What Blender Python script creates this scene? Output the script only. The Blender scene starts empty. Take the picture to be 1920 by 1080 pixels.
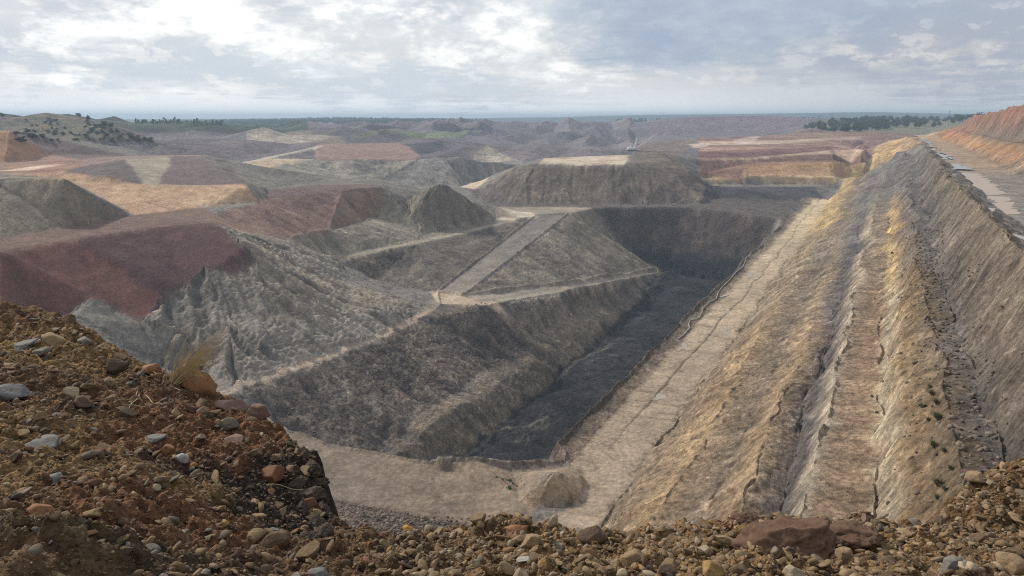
import bpy, math, random
import numpy as np
from mathutils import Vector, Matrix, noise as mnoise
from mathutils.geometry import delaunay_2d_cdt

rnd = random.Random(7)
C = bpy.context.scene.collection
R = math.radians

# ---------------------------------------------------------------- camera
F = 1397.0
PIT = math.atan((540 - 222) / F)
SP, CP = math.sin(PIT), math.cos(PIT)
cam_d = bpy.data.cameras.new('camera')
cam_d.sensor_width = 36; cam_d.lens = F / 1920 * 36
cam_d.clip_start = 0.1; cam_d.clip_end = 40000
cam = bpy.data.objects.new('camera', cam_d); C.objects.link(cam)
cam.location = (0, 0, 0)
cam.rotation_euler = (math.pi / 2 - PIT, 0, 0)
bpy.context.scene.camera = cam

# ---------------------------------------------------------------- light and exposure
SUN_AZ, SUN_EL = R(-52), R(35)          # azimuth from the viewing direction, to the left
sc = bpy.context.scene
sc.view_settings.view_transform = 'Standard'
sc.view_settings.look = 'None'
sc.view_settings.exposure = 0.06
sc.view_settings.gamma = 1.0
sc.cycles.use_denoising = False; sc.cycles.sample_clamp_indirect = 2.0; sc.cycles.sample_clamp_direct = 6.0
sc.cycles.pixel_filter_type = 'BLACKMAN_HARRIS'; sc.cycles.filter_width = 1.1
sun_d = bpy.data.lights.new('sun', 'SUN'); sun_d.energy = 3.5; sun_d.angle = R(5); sun_d.color = (1.0, .93, .82)
sun = bpy.data.objects.new('sun', sun_d); C.objects.link(sun)
sd = Vector((math.sin(SUN_AZ) * math.cos(SUN_EL), math.cos(SUN_AZ) * math.cos(SUN_EL), math.sin(SUN_EL)))
sun.rotation_euler = sd.to_track_quat('Z', 'Y').to_euler()

def ray(u, v):
    xc = (u - 960) / F; yc = (540 - v) / F
    return xc, CP + yc * SP, -SP + yc * CP
def Pz(u, v, z):
    x, y, dz = ray(u, v); t = z / dz
    return (x * t, y * t, z)
def Py(u, v, D):
    x, y, dz = ray(u, v); t = D / y
    return (x * t, D, dz * t)

# ---------------------------------------------------------------- node helpers
class NT:
    def __init__(s, tree): s.t = tree; s.n = tree.nodes; s.l = tree.links
    def new(s, typ, **kw):
        n = s.n.new(typ)
        for k, v in kw.items(): setattr(n, k, v)
        return n
    def put(s, sock, val):
        if isinstance(val, bpy.types.NodeSocket): s.l.new(val, sock)
        elif val is not None: sock.default_value = val
    def math(s, op, a, b=None, c=None, clamp=False):
        n = s.new('ShaderNodeMath', operation=op, use_clamp=clamp)
        s.put(n.inputs[0], a); s.put(n.inputs[1], b); s.put(n.inputs[2], c)
        return n.outputs[0]
    def vmath(s, op, a, b=None, scale=None):
        n = s.new('ShaderNodeVectorMath', operation=op)
        s.put(n.inputs[0], a); s.put(n.inputs[1], b)
        if scale is not None: s.put(n.inputs['Scale'], scale)
        return n.outputs['Value'] if op in ('LENGTH', 'DOT_PRODUCT') else n.outputs[0]
    def mix(s, f, a, b, blend='MIX'):
        n = s.new('ShaderNodeMix', data_type='RGBA', blend_type=blend)
        s.put(n.inputs[0], f)
        for i, v in ((6, a), (7, b)):
            if isinstance(v, tuple) and len(v) == 3: v = (*v, 1)
            s.put(n.inputs[i], v)
        return n.outputs[2]
    def noise(s, vec, scale, detail=4, rough=.55, out=0, dist=0.0):
        n = s.new('ShaderNodeTexNoise'); s.put(n.inputs['Vector'], vec)
        n.inputs['Scale'].default_value = scale; n.inputs['Detail'].default_value = detail
        n.inputs['Roughness'].default_value = rough; n.inputs['Distortion'].default_value = dist
        return n.outputs[out]
    def rng(s, v, a, b, c=0.0, d=1.0, smooth=True):
        n = s.new('ShaderNodeMapRange'); n.interpolation_type = 'SMOOTHSTEP' if smooth else 'LINEAR'
        s.put(n.inputs['Value'], v)
        for k, x in zip(('From Min', 'From Max', 'To Min', 'To Max'), (a, b, c, d)): s.put(n.inputs[k], x)
        return n.outputs[0]

# ---------------------------------------------------------------- sky
world = bpy.data.worlds.new('World'); sc.world = world; world.use_nodes = True
w = NT(world.node_tree); w.n.clear()
wout = w.new('ShaderNodeOutputWorld'); bg = w.new('ShaderNodeBackground')
w.l.new(bg.outputs[0], wout.inputs[0])
bg.inputs['Strength'].default_value = 0.112
sky = w.new('ShaderNodeTexSky', sky_type='NISHITA'); sky.sun_disc = False
sky.sun_elevation = SUN_EL; sky.sun_rotation = SUN_AZ; sky.dust_density = 2.0
tc = w.new('ShaderNodeTexCoord')
d = tc.outputs['Generated']
sep = w.new('ShaderNodeSeparateXYZ'); w.l.new(d, sep.inputs[0])
az = w.math('MULTIPLY', w.math('ARCTAN2', sep.outputs[0], sep.outputs[1]), 57.2958)
el = w.math('MULTIPLY', w.math('ARCSINE', sep.outputs[2]), 57.2958)
zz = w.math('ADD', w.math('MAXIMUM', sep.outputs[2], 0.0), 0.06)
pc = w.new('ShaderNodeCombineXYZ')
w.l.new(w.math('DIVIDE', sep.outputs[0], zz), pc.inputs[0])
w.l.new(w.math('DIVIDE', sep.outputs[1], zz), pc.inputs[1])
plane = pc.outputs[0]
ae = w.new('ShaderNodeCombineXYZ'); w.l.new(az, ae.inputs[0]); w.l.new(el, ae.inputs[1])
n_w = w.noise(plane, 1.1, 6, .6, out=1)
n_w2 = w.noise(ae.outputs[0], .35, 5, .6, out=1)
warp = w.vmath('ADD', ae.outputs[0], w.vmath('MULTIPLY', w.vmath('SUBTRACT', n_w, (.5, .5, .5)), (9.0, 4.0, 0)))
warp = w.vmath('ADD', warp, w.vmath('MULTIPLY', w.vmath('SUBTRACT', n_w2, (.5, .5, .5)), (5.0, 2.6, 0)))
def azel(u, v):
    x, y, z = ray(u, v)
    return math.degrees(math.atan2(x, y)), math.degrees(math.atan2(z, math.hypot(x, y)))
def blob(u, v, ru, rv, rot=0, hard=.6):
    a, e = azel(u, v); k = 57.3 / F
    m = w.new('ShaderNodeMapping', vector_type='TEXTURE')
    w.l.new(warp, m.inputs[0])
    m.inputs['Location'].default_value = (a, e, 0); m.inputs['Rotation'].default_value = (0, 0, R(rot))
    m.inputs['Scale'].default_value = (ru * k, rv * k, 1)
    g = w.new('ShaderNodeTexGradient', gradient_type='SPHERICAL'); w.l.new(m.outputs[0], g.inputs[0])
    return w.rng(g.outputs[1], 0.0, hard)
def union(bs):
    o = bs[0]
    for b in bs[1:]: o = w.math('MAXIMUM', o, b)
    return o
dark = union([blob(1310, 45, 330, 105, 0, .75), blob(1250, 75, 200, 70, 8, .6), blob(1430, 10, 430, 90, 0, .8), blob(1200, 5, 220, 60, 0, .8)])
bluel = union([blob(150, 118, 620, 52, 0, .5), blob(650, 150, 560, 50, -3, .6), blob(930, 20, 250, 30, 0, .6)])
grey = union([blob(1780, 60, 420, 90, 0, .5), blob(1900, 130, 260, 60, 0, .5), blob(190, 12, 240, 38, 0, .6), blob(430, 55, 150, 40, 0, .7), blob(560, 5, 150, 22, 0, .7), blob(800, 10, 160, 26, 0, .7), blob(120, 60, 300, 60, 0, .9)])
bright = union([blob(60, 48, 190, 44, -10, .8), blob(330, 40, 230, 70, 6, .6), blob(480, 72, 240, 50, -16, .7), blob(700, 45, 230, 90, 0, .8), blob(930, 60, 180, 100, 0, .9), blob(840, 100, 110, 50, 0, .8), blob(1060, 150, 140, 40, 0, .9), blob(200, 165, 330, 34, -3, .9), blob(350, -40, 500, 80, 0, .8)])
warm = union([blob(1560, 88, 220, 40, -8, .8), blob(1780, 125, 200, 45, -4, .8), blob(1330, 135, 200, 50, 5, .9), blob(1000, 175, 260, 34, 0, .9)])
fb = w.noise(plane, 1.6, 9, .62, dist=.3)
fb2 = w.noise(w.vmath('MULTIPLY', ae.outputs[0], (.115, .26, 0)), 1.0, 12, .62, dist=.2)
fb3 = w.noise(w.vmath('MULTIPLY', ae.outputs[0], (.42, .85, 0)), 1.0, 12, .62, dist=.15)
fbm = w.math('ADD', w.math('ADD', w.math('MULTIPLY', fb, .25), w.math('MULTIPLY', fb2, .4)), w.math('MULTIPLY', fb3, .35))
lace = w.rng(w.math('ADD', w.math('MULTIPLY', fb2, .68), w.math('MULTIPLY', fb3, .32)), .44, .58)
puff = w.math('MULTIPLY', w.rng(fb3, .53, .60), w.math('MULTIPLY', w.rng(el, 1.0, 3.0), w.rng(el, 6, 12, 1, 0)))
lace2 = w.rng(fbm, .46, .56)
base = w.mix(w.rng(fbm, .38, .64), (5.7, 6.15, 6.6), (7.5, 7.6, 7.6))
base = w.mix(.15, base, w.vmath('SCALE', sky.outputs[0], None, .9))
base = w.mix(w.math('MULTIPLY', w.rng(el, 0, 5, 1, 0), .9), base, w.mix(w.rng(el, .3, 3.0, 1, 0), (7.6, 7.8, 7.9), (10.5, 10.6, 10.5)))
base = w.mix(w.math('MULTIPLY', w.rng(az, 2, 30), .62), base, (4.0, 4.25, 4.6))
c1 = w.mix(w.math('MULTIPLY', bluel, .75), base, (5.5, 6.15, 6.75))
c2 = w.mix(w.math('MULTIPLY', grey, .75), c1, w.mix(w.rng(az, -5, 10), (4.9, 5.3, 6.0), (3.4, 3.8, 4.6)))
c3 = w.mix(w.math('MULTIPLY', warm, w.math('MULTIPLY', lace2, .75)), c2, (6.0, 5.9, 5.7))
c3 = w.mix(w.math('MULTIPLY', puff, w.rng(az, 2, 26, .5, .25)), c3, (8.4, 8.3, 8.1))
c4 = w.mix(w.math('MULTIPLY', dark, .88), c3, w.mix(w.rng(fbm, .35, .65), (3.1, 3.8, 4.9), (4.3, 4.9, 5.8)))
bl = w.math('MULTIPLY', bright, w.math('ADD', w.math('MULTIPLY', lace, .85), .12))
c5 = w.mix(bl, c4, (10.5, 10.4, 10.0))
c6 = w.mix(w.rng(el, -2, 0, 1, 0), c5, (2.2, 2.1, 2.0))
w.l.new(c6, bg.inputs['Color'])

# ---------------------------------------------------------------- numpy noise
def _h(ix, iy, seed):
    n = (ix.astype(np.int64) * 374761393 + iy.astype(np.int64) * 668265263 + seed * 974634777) & 0xffffffff
    n = ((n ^ (n >> 13)) * 1274126177) & 0xffffffff
    n = n ^ (n >> 16)
    return ((n & 0xffffff).astype(np.float32) / 8388607.5 - 1.0)
def vn(x, y, seed=0):
    ix = np.floor(x); iy = np.floor(y); fx = (x - ix).astype(np.float32); fy = (y - iy).astype(np.float32)
    fx = fx * fx * (3 - 2 * fx); fy = fy * fy * (3 - 2 * fy)
    ix = ix.astype(np.int64); iy = iy.astype(np.int64)
    a = _h(ix, iy, seed); b = _h(ix + 1, iy, seed); c = _h(ix, iy + 1, seed); e = _h(ix + 1, iy + 1, seed)
    return (a + (b - a) * fx) * (1 - fy) + (c + (e - c) * fx) * fy
def fbn(x, y, sc_, octs=4, seed=0, gain=.5):
    o = 0; amp = 1; tot = 0
    for k in range(octs):
        o = o + amp * vn(x / sc_ + 17.3 * k, y / sc_ - 9.1 * k, seed + k); tot += amp; amp *= gain; sc_ *= .5
    return o / tot
def sst(x, a, b):
    t = np.clip((x - a) / (b - a), 0, 1); return t * t * (3 - 2 * t)
def lin(r, g, b, k=1.0):
    f = lambda c: ((c / 255 + .055) / 1.055) ** 2.4 if c > 10 else c / 255 / 12.92
    return np.array([f(r) * k, f(g) * k, f(b) * k], dtype=np.float32)

# ---------------------------------------------------------------- strike axes of the highwall
ST = R(26.7); SX, SY = math.sin(ST), math.cos(ST)
def W(s, c, z): return (s * SX + c * SY, s * SY - c * SX, z)

P = {}
def add(txt):
    for ln in txt.strip().splitlines():
        ln = ln.split('#')[0].strip()
        if not ln: continue
        for item in ln.split(';'):
            it = item.split()
            if not it: continue
            k, n = it[0], it[1]; a, b, c_ = map(float, it[2:5])
            P[n] = {'z': Pz, 'd': Py, 's': W, 'w': lambda x, y, z: (x, y, z)}[k](a, b, c_)
E = []      # constraint edges, by names
def chain(*names):
    names = ' '.join(names).split()
    for a, b in zip(names, names[1:]): E.append((a, b))

add('''
# left: strip and dark red dump
z k0 -500 560 -50; z k1 0 472 -50; z k2 140 447 -50; z k3 300 425 -50; z k4 398 417 -50; z k5 418 424 -51; z k6 452 458 -57; z k7 478 490 -64
z f0 -500 700 -66; z f1 0 592 -67; z f2 130 592 -71; z f3 262 604 -79; z f4 302 566 -74; z f5 345 538 -70; z f6 380 508 -65; z f7 440 512 -67
z g1 165 560 -69; z g2 215 585 -75; z g0 60 600 -72
z h0 100 650 -84; z h1 300 685 -92; z h2 -500 780 -84
# green dump and strip back
z n0 -500 520 -49; z n1 0 447 -49; z n2 120 428 -49; z n3 245 404 -50
z m0 -500 345 -28; z m1 0 335 -28; z m2 30 330 -28; z m3 115 335 -28
d mb0 -500 335 480; d mb1 0 334 400; d mb2 110 337 405
# yellow dump
z y1 120 337 -37; z y2 160 341 -38; z y3 250 345 -39; z y4 370 348 -41; z y5 457 352 -42; z y6 492 376 -49.5
z yf1 250 403 -50; z yf2 380 388 -50; z yf3 480 378 -50
# dump 2 red brown
z u1 505 371 -50; z u2 640 355 -50; z u3 718 351 -50; z u0 400 400 -50.5
z v1 452 433 -58; z v2 545 448 -67; z v3 620 432 -69; z v4 716 403 -69
z ub1 500 355 -47; z ub2 600 345 -47; z ub3 700 345 -48.5
# grey spoil B
z c1 437 431 -56; z c2 540 462 -67; z c3 600 478 -77; z sp1 560 500 -74; z sp2 650 530 -85; z sp3 740 556 -92; z sp4 800 572 -96
z gm1 330 620 -82; z gm2 520 600 -83; z gm3 640 590 -88; z gm4 430 580 -78
# track
z T0 250 815 -94; z T1 440 722 -95; z T2 640 652 -96; z T3 800 583 -97; z t0 255 835 -95; z t1 445 733 -96; z t2 645 662 -97; z t3 805 592 -98
# junction and road to the pit
z J1 820 548 -96.5; z J2 868 554 -97; z J3 1060 531 -104; z J4 1228 506 -119; z J5 825 572 -97.5; z J6 905 574 -98.5; z J7 1062 548 -106; z J8 1240 512 -121
z L2 1005 403 -76; z L3 1066 400 -76; z L1 802 548 -96.5
# terrace road and area
z q1 620 484 -82; z q2 780 451 -81; z q3 890 429 -80; z q4 965 413 -77; z r1 625 490 -82.5; z r2 782 457 -81.5; z r3 893 434 -80.5
z va1 700 525 -94; z va2 760 540 -97
# peak
z p0 828 343 -47; z p1 770 376 -60; z p2 720 362 -54; z p3 930 410 -77; z p4 880 378 -66; z p5 775 408 -70; z p6 700 425 -76; z p7 790 440 -80; z p8 850 425 -79
z b1 640 333 -48; z b2 720 338 -50; z b3 800 362 -58; z b0 560 345 -50
# middle bench z -76
z e1 915 388 -76; z e2 1000 388 -76; z e3 1110 389 -76; z e4 1300 389 -76.5; z e5 1460 408 -78
z e6 900 378 -75; z e7 860 352 -73; z e8 1000 383.5 -75.5
# end wall base
z w1 1238 506 -125; z w2 1350 528 -130; z w3 1175 480 -116
# big brown wall
z x1 905 352 -68; z x2 965 312 -46; z x3 1010 306 -42; z x4 1165 308 -42; z x5 1020 296 -42; z x6 1185 294 -42
z x7 1190 289 -38; z x8 1235 284 -36; z x9 1262 300 -42; z xa 1290 320 -50; z xb 1325 346 -64; z xc 1310 384 -76; z xd 1150 384 -75.5; z xe 960 383 -75.5
z xf 1175 307 -42
# coal bench
z a1 1335 350 -70; z a2 1530 350 -72; z a3 1440 362 -72.5; z a4 1540 372 -76; z a5 1350 372 -74
''')
# yellow / red terraces right of centre: (u, v, z) columns
TER = []
cols = {1310: [(346, -69), (338, -66), (333, -62), (322, -58), (318, -55), (300, -47), (297, -45.5), (284, -42), (272, -37), (266, -36), (258, -31)],
        1400: [(346, -70.5), (331, -62), (330, -61.5), (314, -54.5), (308, -53), (299, -48), (295, -46), (281, -41), (272, -38), (264, -35), (256, -30)],
        1490: [(346, -71.5), (331, -63), (329, -62.5), (306, -51.5), (302, -51), (292, -46), (288, -44.5), (278, -40), (268, -36), (262, -34), (250, -27)],
        1560: [(347, -72.5), (331, -64), (329, -63.5), (303, -50.5), (300, -50), (288, -44), (282, -43), (274, -38), (262, -33), (258, -32), (246, -24)],
        1618: [(345, -74), (330, -66), (326, -65), (301, -51.5), (298, -51), (286, -44), (280, -42), (270, -36.5), (262, -34), (256, -31), (247, -25)]}
cu = sorted(cols)
for u in cu:
    for k, (v, z) in enumerate(cols[u]): P['te%d_%d' % (u, k)] = Pz(u, v, z)
for k in range(11): chain(' '.join('te%d_%d' % (u, k) for u in cu))
add('''
# left middle distance
z o0 -400 232 -5; z o1 15 245 -9; z o2 98 291 -29; z o3 150 298 -30; z o4 0 307 -31; z o5 -400 320 -31; d o6 30 244 640; z o7 60 300 -30.5
z l1 235 299 -28; z l2 320 293 -28; z l3 370 292 -28; z l4 458 345 -40.5; z l5 360 346 -40; z l6 272 344 -38.5; z l7 200 331 -35; z l8 150 312 -31; z l9 300 345 -39; d la 380 290 640; d lb 250 292 640; d lc 420 300 600
z ld 0 325 -33; z le 120 322 -33; z lf -400 330 -33
z i1 -400 216 8; z i2 0 219 2; z i3 150 219 2.2; z i4 200 237 -9; z i5 285 262 -24; z i6 120 266 -24; z i7 0 262 -22; z i8 -400 262 -20; d i9 60 219 1300; d ia 180 222 1250; d ib 260 250 1150
z s1 300 300 -44; z s2 420 300 -45; z s3 300 266 -30; z s4 400 262 -28; z s5 540 268 -32
z d1 410 312 -46; z d2 500 294 -42; z d3 600 272 -34; z d4 415 315 -46.5; z d5 505 297 -42.5; z d6 605 274 -35
z g7 470 322 -50; z g8 560 303 -46; z g9 700 300 -46; z ga 830 301 -47; z gb 858 296 -44; z gc 915 272 -36; z gd 972 300 -51; z ge 1002 312 -56; z gf 432 325 -49; z gg 590 298 -44.5
z gj 450 346 -62; z gk 620 339 -62; z gl 720 336 -64; z gm 830 312 -56; z gn 960 300 -51.5; z go 870 349 -75; z gp 760 350 -70; z gq 560 341 -60
z da 590 271 -34; z db 750 266 -34; z dc 790 291 -46; z dd 595 299 -46.5; z de 830 262 -34; z df 880 290 -52; z dg 780 299 -48
z ea 460 252 -25; z eb 540 247 -23; z ec 575 243 -20; z ed 642 256 -28; z ee 650 266 -34; z ef 470 264 -31; z eg 700 262 -34
z fa 690 250 -24; z fb 900 232 -12; z fc 860 252 -28; z fd 960 252 -36; z fe 1030 260 -42; z ff 1020 275 -52; z fg 900 268 -40; z fh 985 290 -58; z fi 1060 284 -62
# far dumps
d ha 905 229 2100; d hb 1150 229 2200; d hc 1000 229 2150; d hd 900 250 1750; d he 1200 258 2000; d hf 1060 262 1750; d hg 1190 284 1800; d hh 1130 252 2000
d hi 1235 228 2300; d hj 1270 219 2350; d hk 1400 216 2400; d hl 1440 217 2400; d hm 1500 229 2350; d hn 1300 252 2000; d ho 1420 250 2050; d hp 1250 272 1750; d hq 1500 243 1900; d hr 1420 262 1700; d hs 1180 231 2600
d ht 600 238 2600; d hu 750 238 2500; d hv 400 240 2600; d hw 300 243 2000; d hx 200 243 2000; d hy -400 243 2200; d hz 1000 231 3000
# hills
d za -500 226 4300; d zb 200 234 4000; d zc 320 232 4300; d zd 480 229 4300; d ze 640 226 4200; d zf 800 228 4200; d zg 880 232 4200
d zh 1100 231 4600; d zi 1300 231 4600; d zj 1500 230 4600; d zk 1700 224 5200; d zl 2400 222 5200; d zx 1560 224 5200
d zm -500 224 7000; d zn 250 224 7000; d zo 560 222 7000; d zp 800 224 7000; d zq 950 220 6800; d zr 1150 219 6800; d zs 1250 215 6800; d zt 1500 213 6800; d zu 1640 210 6800; d zv 1800 213 6800; d zw 2400 213 6800
d zy -500 229 5600; d zz 900 231 5600; d z0 1400 228 5600; d z1 2400 226 5600
# right plateau with trees
z ra 1530 240 -18; z rb 1640 246 -24; z rc 1740 254 -30; d rd 1535 222 2200; d re 1640 224 2300; d rf 1760 226 2400; d rg 1900 228 2500; d rh 2400 232 2500; d ri 1520 232 2100
''')
# pit floor, near rim, basin
add('''
s Fa 178 -138 -130; s Fb 350 -143 -130; s Fc 500 -152 -130; s Fd 600 -158 -129
s Ma 190 -151 -121; s Mb 320 -156 -121; s Mc 330 -168 -117; s Na 190 -156 -119.5; s Nb 440 -166 -118
s Ha 178 -94 -130; s Hb 350 -94 -130; s Hc 500 -94 -130; s Hd 596 -94 -130
z Ra 1062 863 -85; z Rb 960 861 -84.5; z Rc 880 856 -83; z Rd 790 862 -85; z Re 700 848 -84.5; z Rf 620 834 -84; z Rg 540 806 -84; z Rh 470 775 -86; z Ri 300 770 -88
z Rx 835 851 -82; z Ry 1062 878 -86; z Rz 830 880 -86; z Rw 960 884 -86.5
s Qa 160 -80 -118; s Qb 160 -125 -122; s Qc 170 -165 -112; s Qd 185 -190 -104
z Ba 620 935 -86; z Bb 760 965 -86; z Bc 950 1003 -86; z Bd 640 1000 -62; z Be 800 1010 -62; z Bf 1000 1015 -64; z Bg 450 900 -86; z Bh 300 850 -86
z Ka 1040 888 -81; z Kb 1010 952 -86.5; z Kc 1085 945 -86.5; z Kd 1098 900 -86; z Ke 975 938 -86
w NA -60 60 -58; w ND -160 60 -60; w NE -260 150 -66; w NF -9 9 -7; w NG 9 9 -7; w NH -30 12 -12; w NI 30 14 -8; w NJ -90 12 -30; w NK 120 30 -25; w NL -500 40 -50; w NM 400 40 -12
''')
# highwall profile swept along the strike: name, c, z near, z far
PROF = [('A', -72, -85, -79), ('B', -66, -86, -80), ('C', -48, -85.5, -77), ('D', -33, -73, -66), ('E', -25, -72, -64.5), ('F', -18.4, -66, -59), ('G', -12, -65, -57),
        ('H', -7, -58, -50), ('I', 2.2, -57, -48), ('J', 6.5, -49, -42), ('K', 10.5, -44, -38), ('L', 17, -43.5, -37), ('M', 25.5, -26.6, -27), ('M2', 30, -28.6, -28.6), ('N', 35, -30, -30), ('O', 61, -30, -30), ('O2', 66, -29, -29),
        ('Q', 80, -17, -18), ('S', 90, -16.5, -17), ('U', 130, 2, 6), ('V', 260, 10, 8)]
SST = [50, 95, 170, 260, 380, 500, 620, 760, 900, 1060, 1200, 1330]
SSJ = 1
rj = random.Random(3)
for n, c_, z0, z1 in PROF:
    nm = []
    for k, s_ in enumerate(SST):
        if n in 'AB' and s_ > 640: pass
        f = min(1, max(0, (s_ - 150) / 600))
        z = z0 + (z1 - z0) * f
        c2_ = c_
        if n not in ('A', 'B', 'C', 'N', 'O', 'M2', 'V'):
            c2_ += rj.uniform(-1, 1) * 1.9; z += rj.uniform(-1, 1) * 1.3
        if c_ < -60 and s_ > 800: continue
        if c_ < -60 and s_ < 160: continue
        if n == 'M' and s_ >= 1060: z = -26; c2_ = 25 - (s_ - 1060) * .03
        if c_ < 27 and s_ >= 1200: z = max(z, -48 + (c_ + 48) * .3); 
        if n == 'U':
            if s_ < 500: z = 6 + (s_ - 95) * .012; c2_ = 150 - s_ * .05
            else: z = 17 - (s_ - 600) * .022; c2_ = 105 - (s_ - 500) * .012
        P['h%s_%d' % (n, k)] = W(s_, c2_, z); nm.append('h%s_%d' % (n, k))
    chain(' '.join(nm))
P['Aend'] = W(640, -75, -79)
P['XE1'] = W(1480, 20, -30); P['XE2'] = W(1480, 62, -30); P['XE3'] = W(1480, 75, -22); P['XE4'] = W(1450, 110, -6); P['XE5'] = W(1420, -10, -42)
for nm in '''k0 k1 k2 k3 k4 k5 k6 k7|f0 f1 g0 f2 g1|f3 f4 f5 f6 f7 k7|g1 g2 f3|n0 n1 n2 n3|m0 m1 m2 m3 n3|y1 y2 y3 y4 y5 y6|yf1 yf2 yf3 y6|y1 yf1
u0 yf3 u1 u2 u3 v4|c1 v1 v2 v3 v4|c1 c2 c3 q1|k5 c1|c1 sp1 sp2 sp3 sp4|T0 T1 T2 T3 J5|t0 t1 t2 t3 J6|J1 J2 J3 J4|J5 J6 J7 J8|J1 L2|J2 L3|q1 q2 q3 q4|r1 r2 r3
u3 p2 p1 p0 p4 p3|p2 p5 p7|b0 b1 b2 b3|e1 e2 e3 e4 e5|e3 w3 w1 w2|J4 w1|e5 Aend|w2 Hd|x1 x2 x3 x4 xf x7 x8 x9 xa xb|e7 x1 e6 xe xd xc|x5 x6
a1 a3 a4|o0 o1 o2 o3|o5 o4 o7 o2|l8 l1 l2 l3 l4|l7 l6 l9 l5 l4|i1 i2 i3 i4 i5|i8 i7 i6 i5|s1 s2|s3 s4 s5|d1 d2 d3|d4 d5 d6|gf g7 g8 g9 ga gb gc gd ge|gj gq gk gl gm gn
da db dc|dd dg dc|ea eb ec ed|ha hc hb|hi hj hk hl hm|hd fg fh|Fa Fb Fc Fd J8|Na Nb|Ma Mb|Ha Hb Hc Hd w2|Rh Rg Rf Re Rd Rx Rc Rb Ra hA_2|Qd Qc Qb Qa
Ba Bb Bc|Bg Ba|Bd Be Bf|Ke Ka Kd|Ke Kb Kc Kd|l9 l2|l3 la|m3 mb2'''.replace('\n', '|').split('|'):
    chain(nm)

# colours: sRGB as the dirt looks in the open, scaled to albedo
KA = 1.55
def col(r, g, b):
    c = lin(r, g, b) * KA; m = c.mean()
    c = m + (c - m) * .92; c = c * np.array([1.04, 1.0, .945])
    return (c * min(1.0, .6 / c.max())).astype(np.float32)
GREY = (col(97, 93, 93), col(122, 118, 112)); DARKG = (col(80, 77, 80), col(104, 98, 96)); TAN = (col(126, 112, 96), col(150, 136, 116))
# regions: names, colours (dark, light), streak contrast, rib relief (m), roughness relief (m)
REG = []
def reg(names, ca, cb, st=.5, ribs=.6, rough=.3, pw=None):
    REG.append((names.split(), col(*ca), col(*cb), st, ribs, rough))
reg('x1 x2 x3 x4 xf x7 x8 x9 xa xb xc xd xe e6 x1', (86, 78, 74), (108, 98, 90), .6, 1.4, .6)
reg('k0 k1 k2 k3 k4 k5 k6 k7 f7 f6 f5 f4 f3 g2 g1 f2 g0 f1 f0', (84, 56, 54), (108, 74, 62), .15, .12, .08)
reg('k2 k3 k4 k5 k6 k7 f7 f6 f5 f4', (72, 52, 54), (80, 57, 58), .15, .12, .08)
reg('k0 n0 n1 n2 n3 yf1 yf2 u0 k4 k3 k2 k1', (92, 76, 72), (112, 90, 80), .2, .1, .4)
reg('n0 m0 m1 m2 m3 n3 n2 n1', (96, 92, 84), (118, 106, 92), .5, .8, .2)
reg('y1 y2 y3 y4 y5 y6 yf3 yf2 yf1', (150, 120, 96), (196, 170, 142), .6, .7, .3)
reg('m1 mb1 mb2 m3 m2', (130, 118, 104), (150, 132, 110), .3, .1, .3)
reg('y1 ld le l7 l6 l9 l5 l4 y5 y4 y3 y2', (148, 118, 96), (176, 148, 120), .3, .1, .2)
reg('u0 yf3 u1 u2 u3 v4 v3 v2 v1 c1 k4', (92, 74, 70), (124, 102, 90), .8, .7, .2)
reg('u1 u2 u3 ub3 ub2 ub1', (92, 74, 76), (104, 88, 86), .2, .1, .3)
reg('c1 v1 v2 v3 v4 u3 p2 p5 q2 q1 c3 c2', (100, 96, 92), (132, 124, 110), .8, 1.0, .5)
reg('k7 k6 k5 c1 c2 c3 q1 sp2 sp3 sp4 T3 T2 T1 T0 h1 gm1 f3 f4 f5 f6 f7', (92, 89, 88), (132, 125, 117), 1.0, 3.4, .35)
reg('c1 sp1 sp2 sp3 sp4 T3 gm3 gm2', (94, 89, 86), (136, 127, 114), 1.0, 2.8, .35)
reg('g1 g2 f3 gm1 h1 h0 g0', (96, 93, 91), (120, 116, 110), .5, .6, .3)
reg('p2 p1 p0 p4 p3 q4 q3 q2 p5', (96, 90, 86), (124, 116, 104), .8, 2.0, .5)
reg('q1 q2 q3 q4 L2 J1 va2 va1', (72, 68, 68), (108, 100, 92), .9, .9, .9)
reg('T3 sp4 J1 J5', (112, 104, 98), (136, 126, 112), .3, .2, .4)
reg('T1 T2 T3 J5 J6 J7 J8 Fd Fc Fb Fa Qc Qd', (78, 73, 74), (116, 106, 98), 1.0, 1.0, 1.3)
reg('J6 J7 J8 Nb t3', (86, 80, 76), (112, 102, 90), 1.0, .9, .8)
reg('J2 J3 J4 w1 w3 e3 L3', (88, 82, 78), (122, 114, 102), .9, .9, .6)
reg('w3 w1 w2 Hd Aend e5 e4 e3', (62, 58, 62), (86, 76, 72), .6, .5, .9)
reg('q4 p3 e1 e2 e3 L3 L2', (112, 104, 96), (136, 126, 112), .3, .1, .3)
reg('e6 e7 x1 xe xd xc a5 a4 hC_7 hB_5 Aend e5 e4 e3 e2 e1', (76, 72, 74), (98, 90, 86), .3, .1, .8)
reg('a1 a2 hC_7 a4 a5 xc xb', (56, 56, 62), (78, 76, 80), .5, .2, 1.1)
reg('x5 x6 xf x4 x3', (140, 126, 110), (196, 186, 172), 1.6, .02, .05)
reg('Fa Fb Fc Fd J8 w1 w2 Hd Hc Hb Ha', (34, 35, 40), (56, 56, 60), .9, .1, 1.6)
reg('Nb Fc Fb Fa Ma Na', (84, 78, 76), (116, 106, 94), .9, .9, .8)
reg('J1 L2 L3 J2', (104, 99, 95), (122, 115, 108), .35, .03, .12)
reg('J1 J2 J3 J4 J8 J7 J6 J5', (126, 118, 110), (144, 136, 126), .35, .03, .06)
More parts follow.
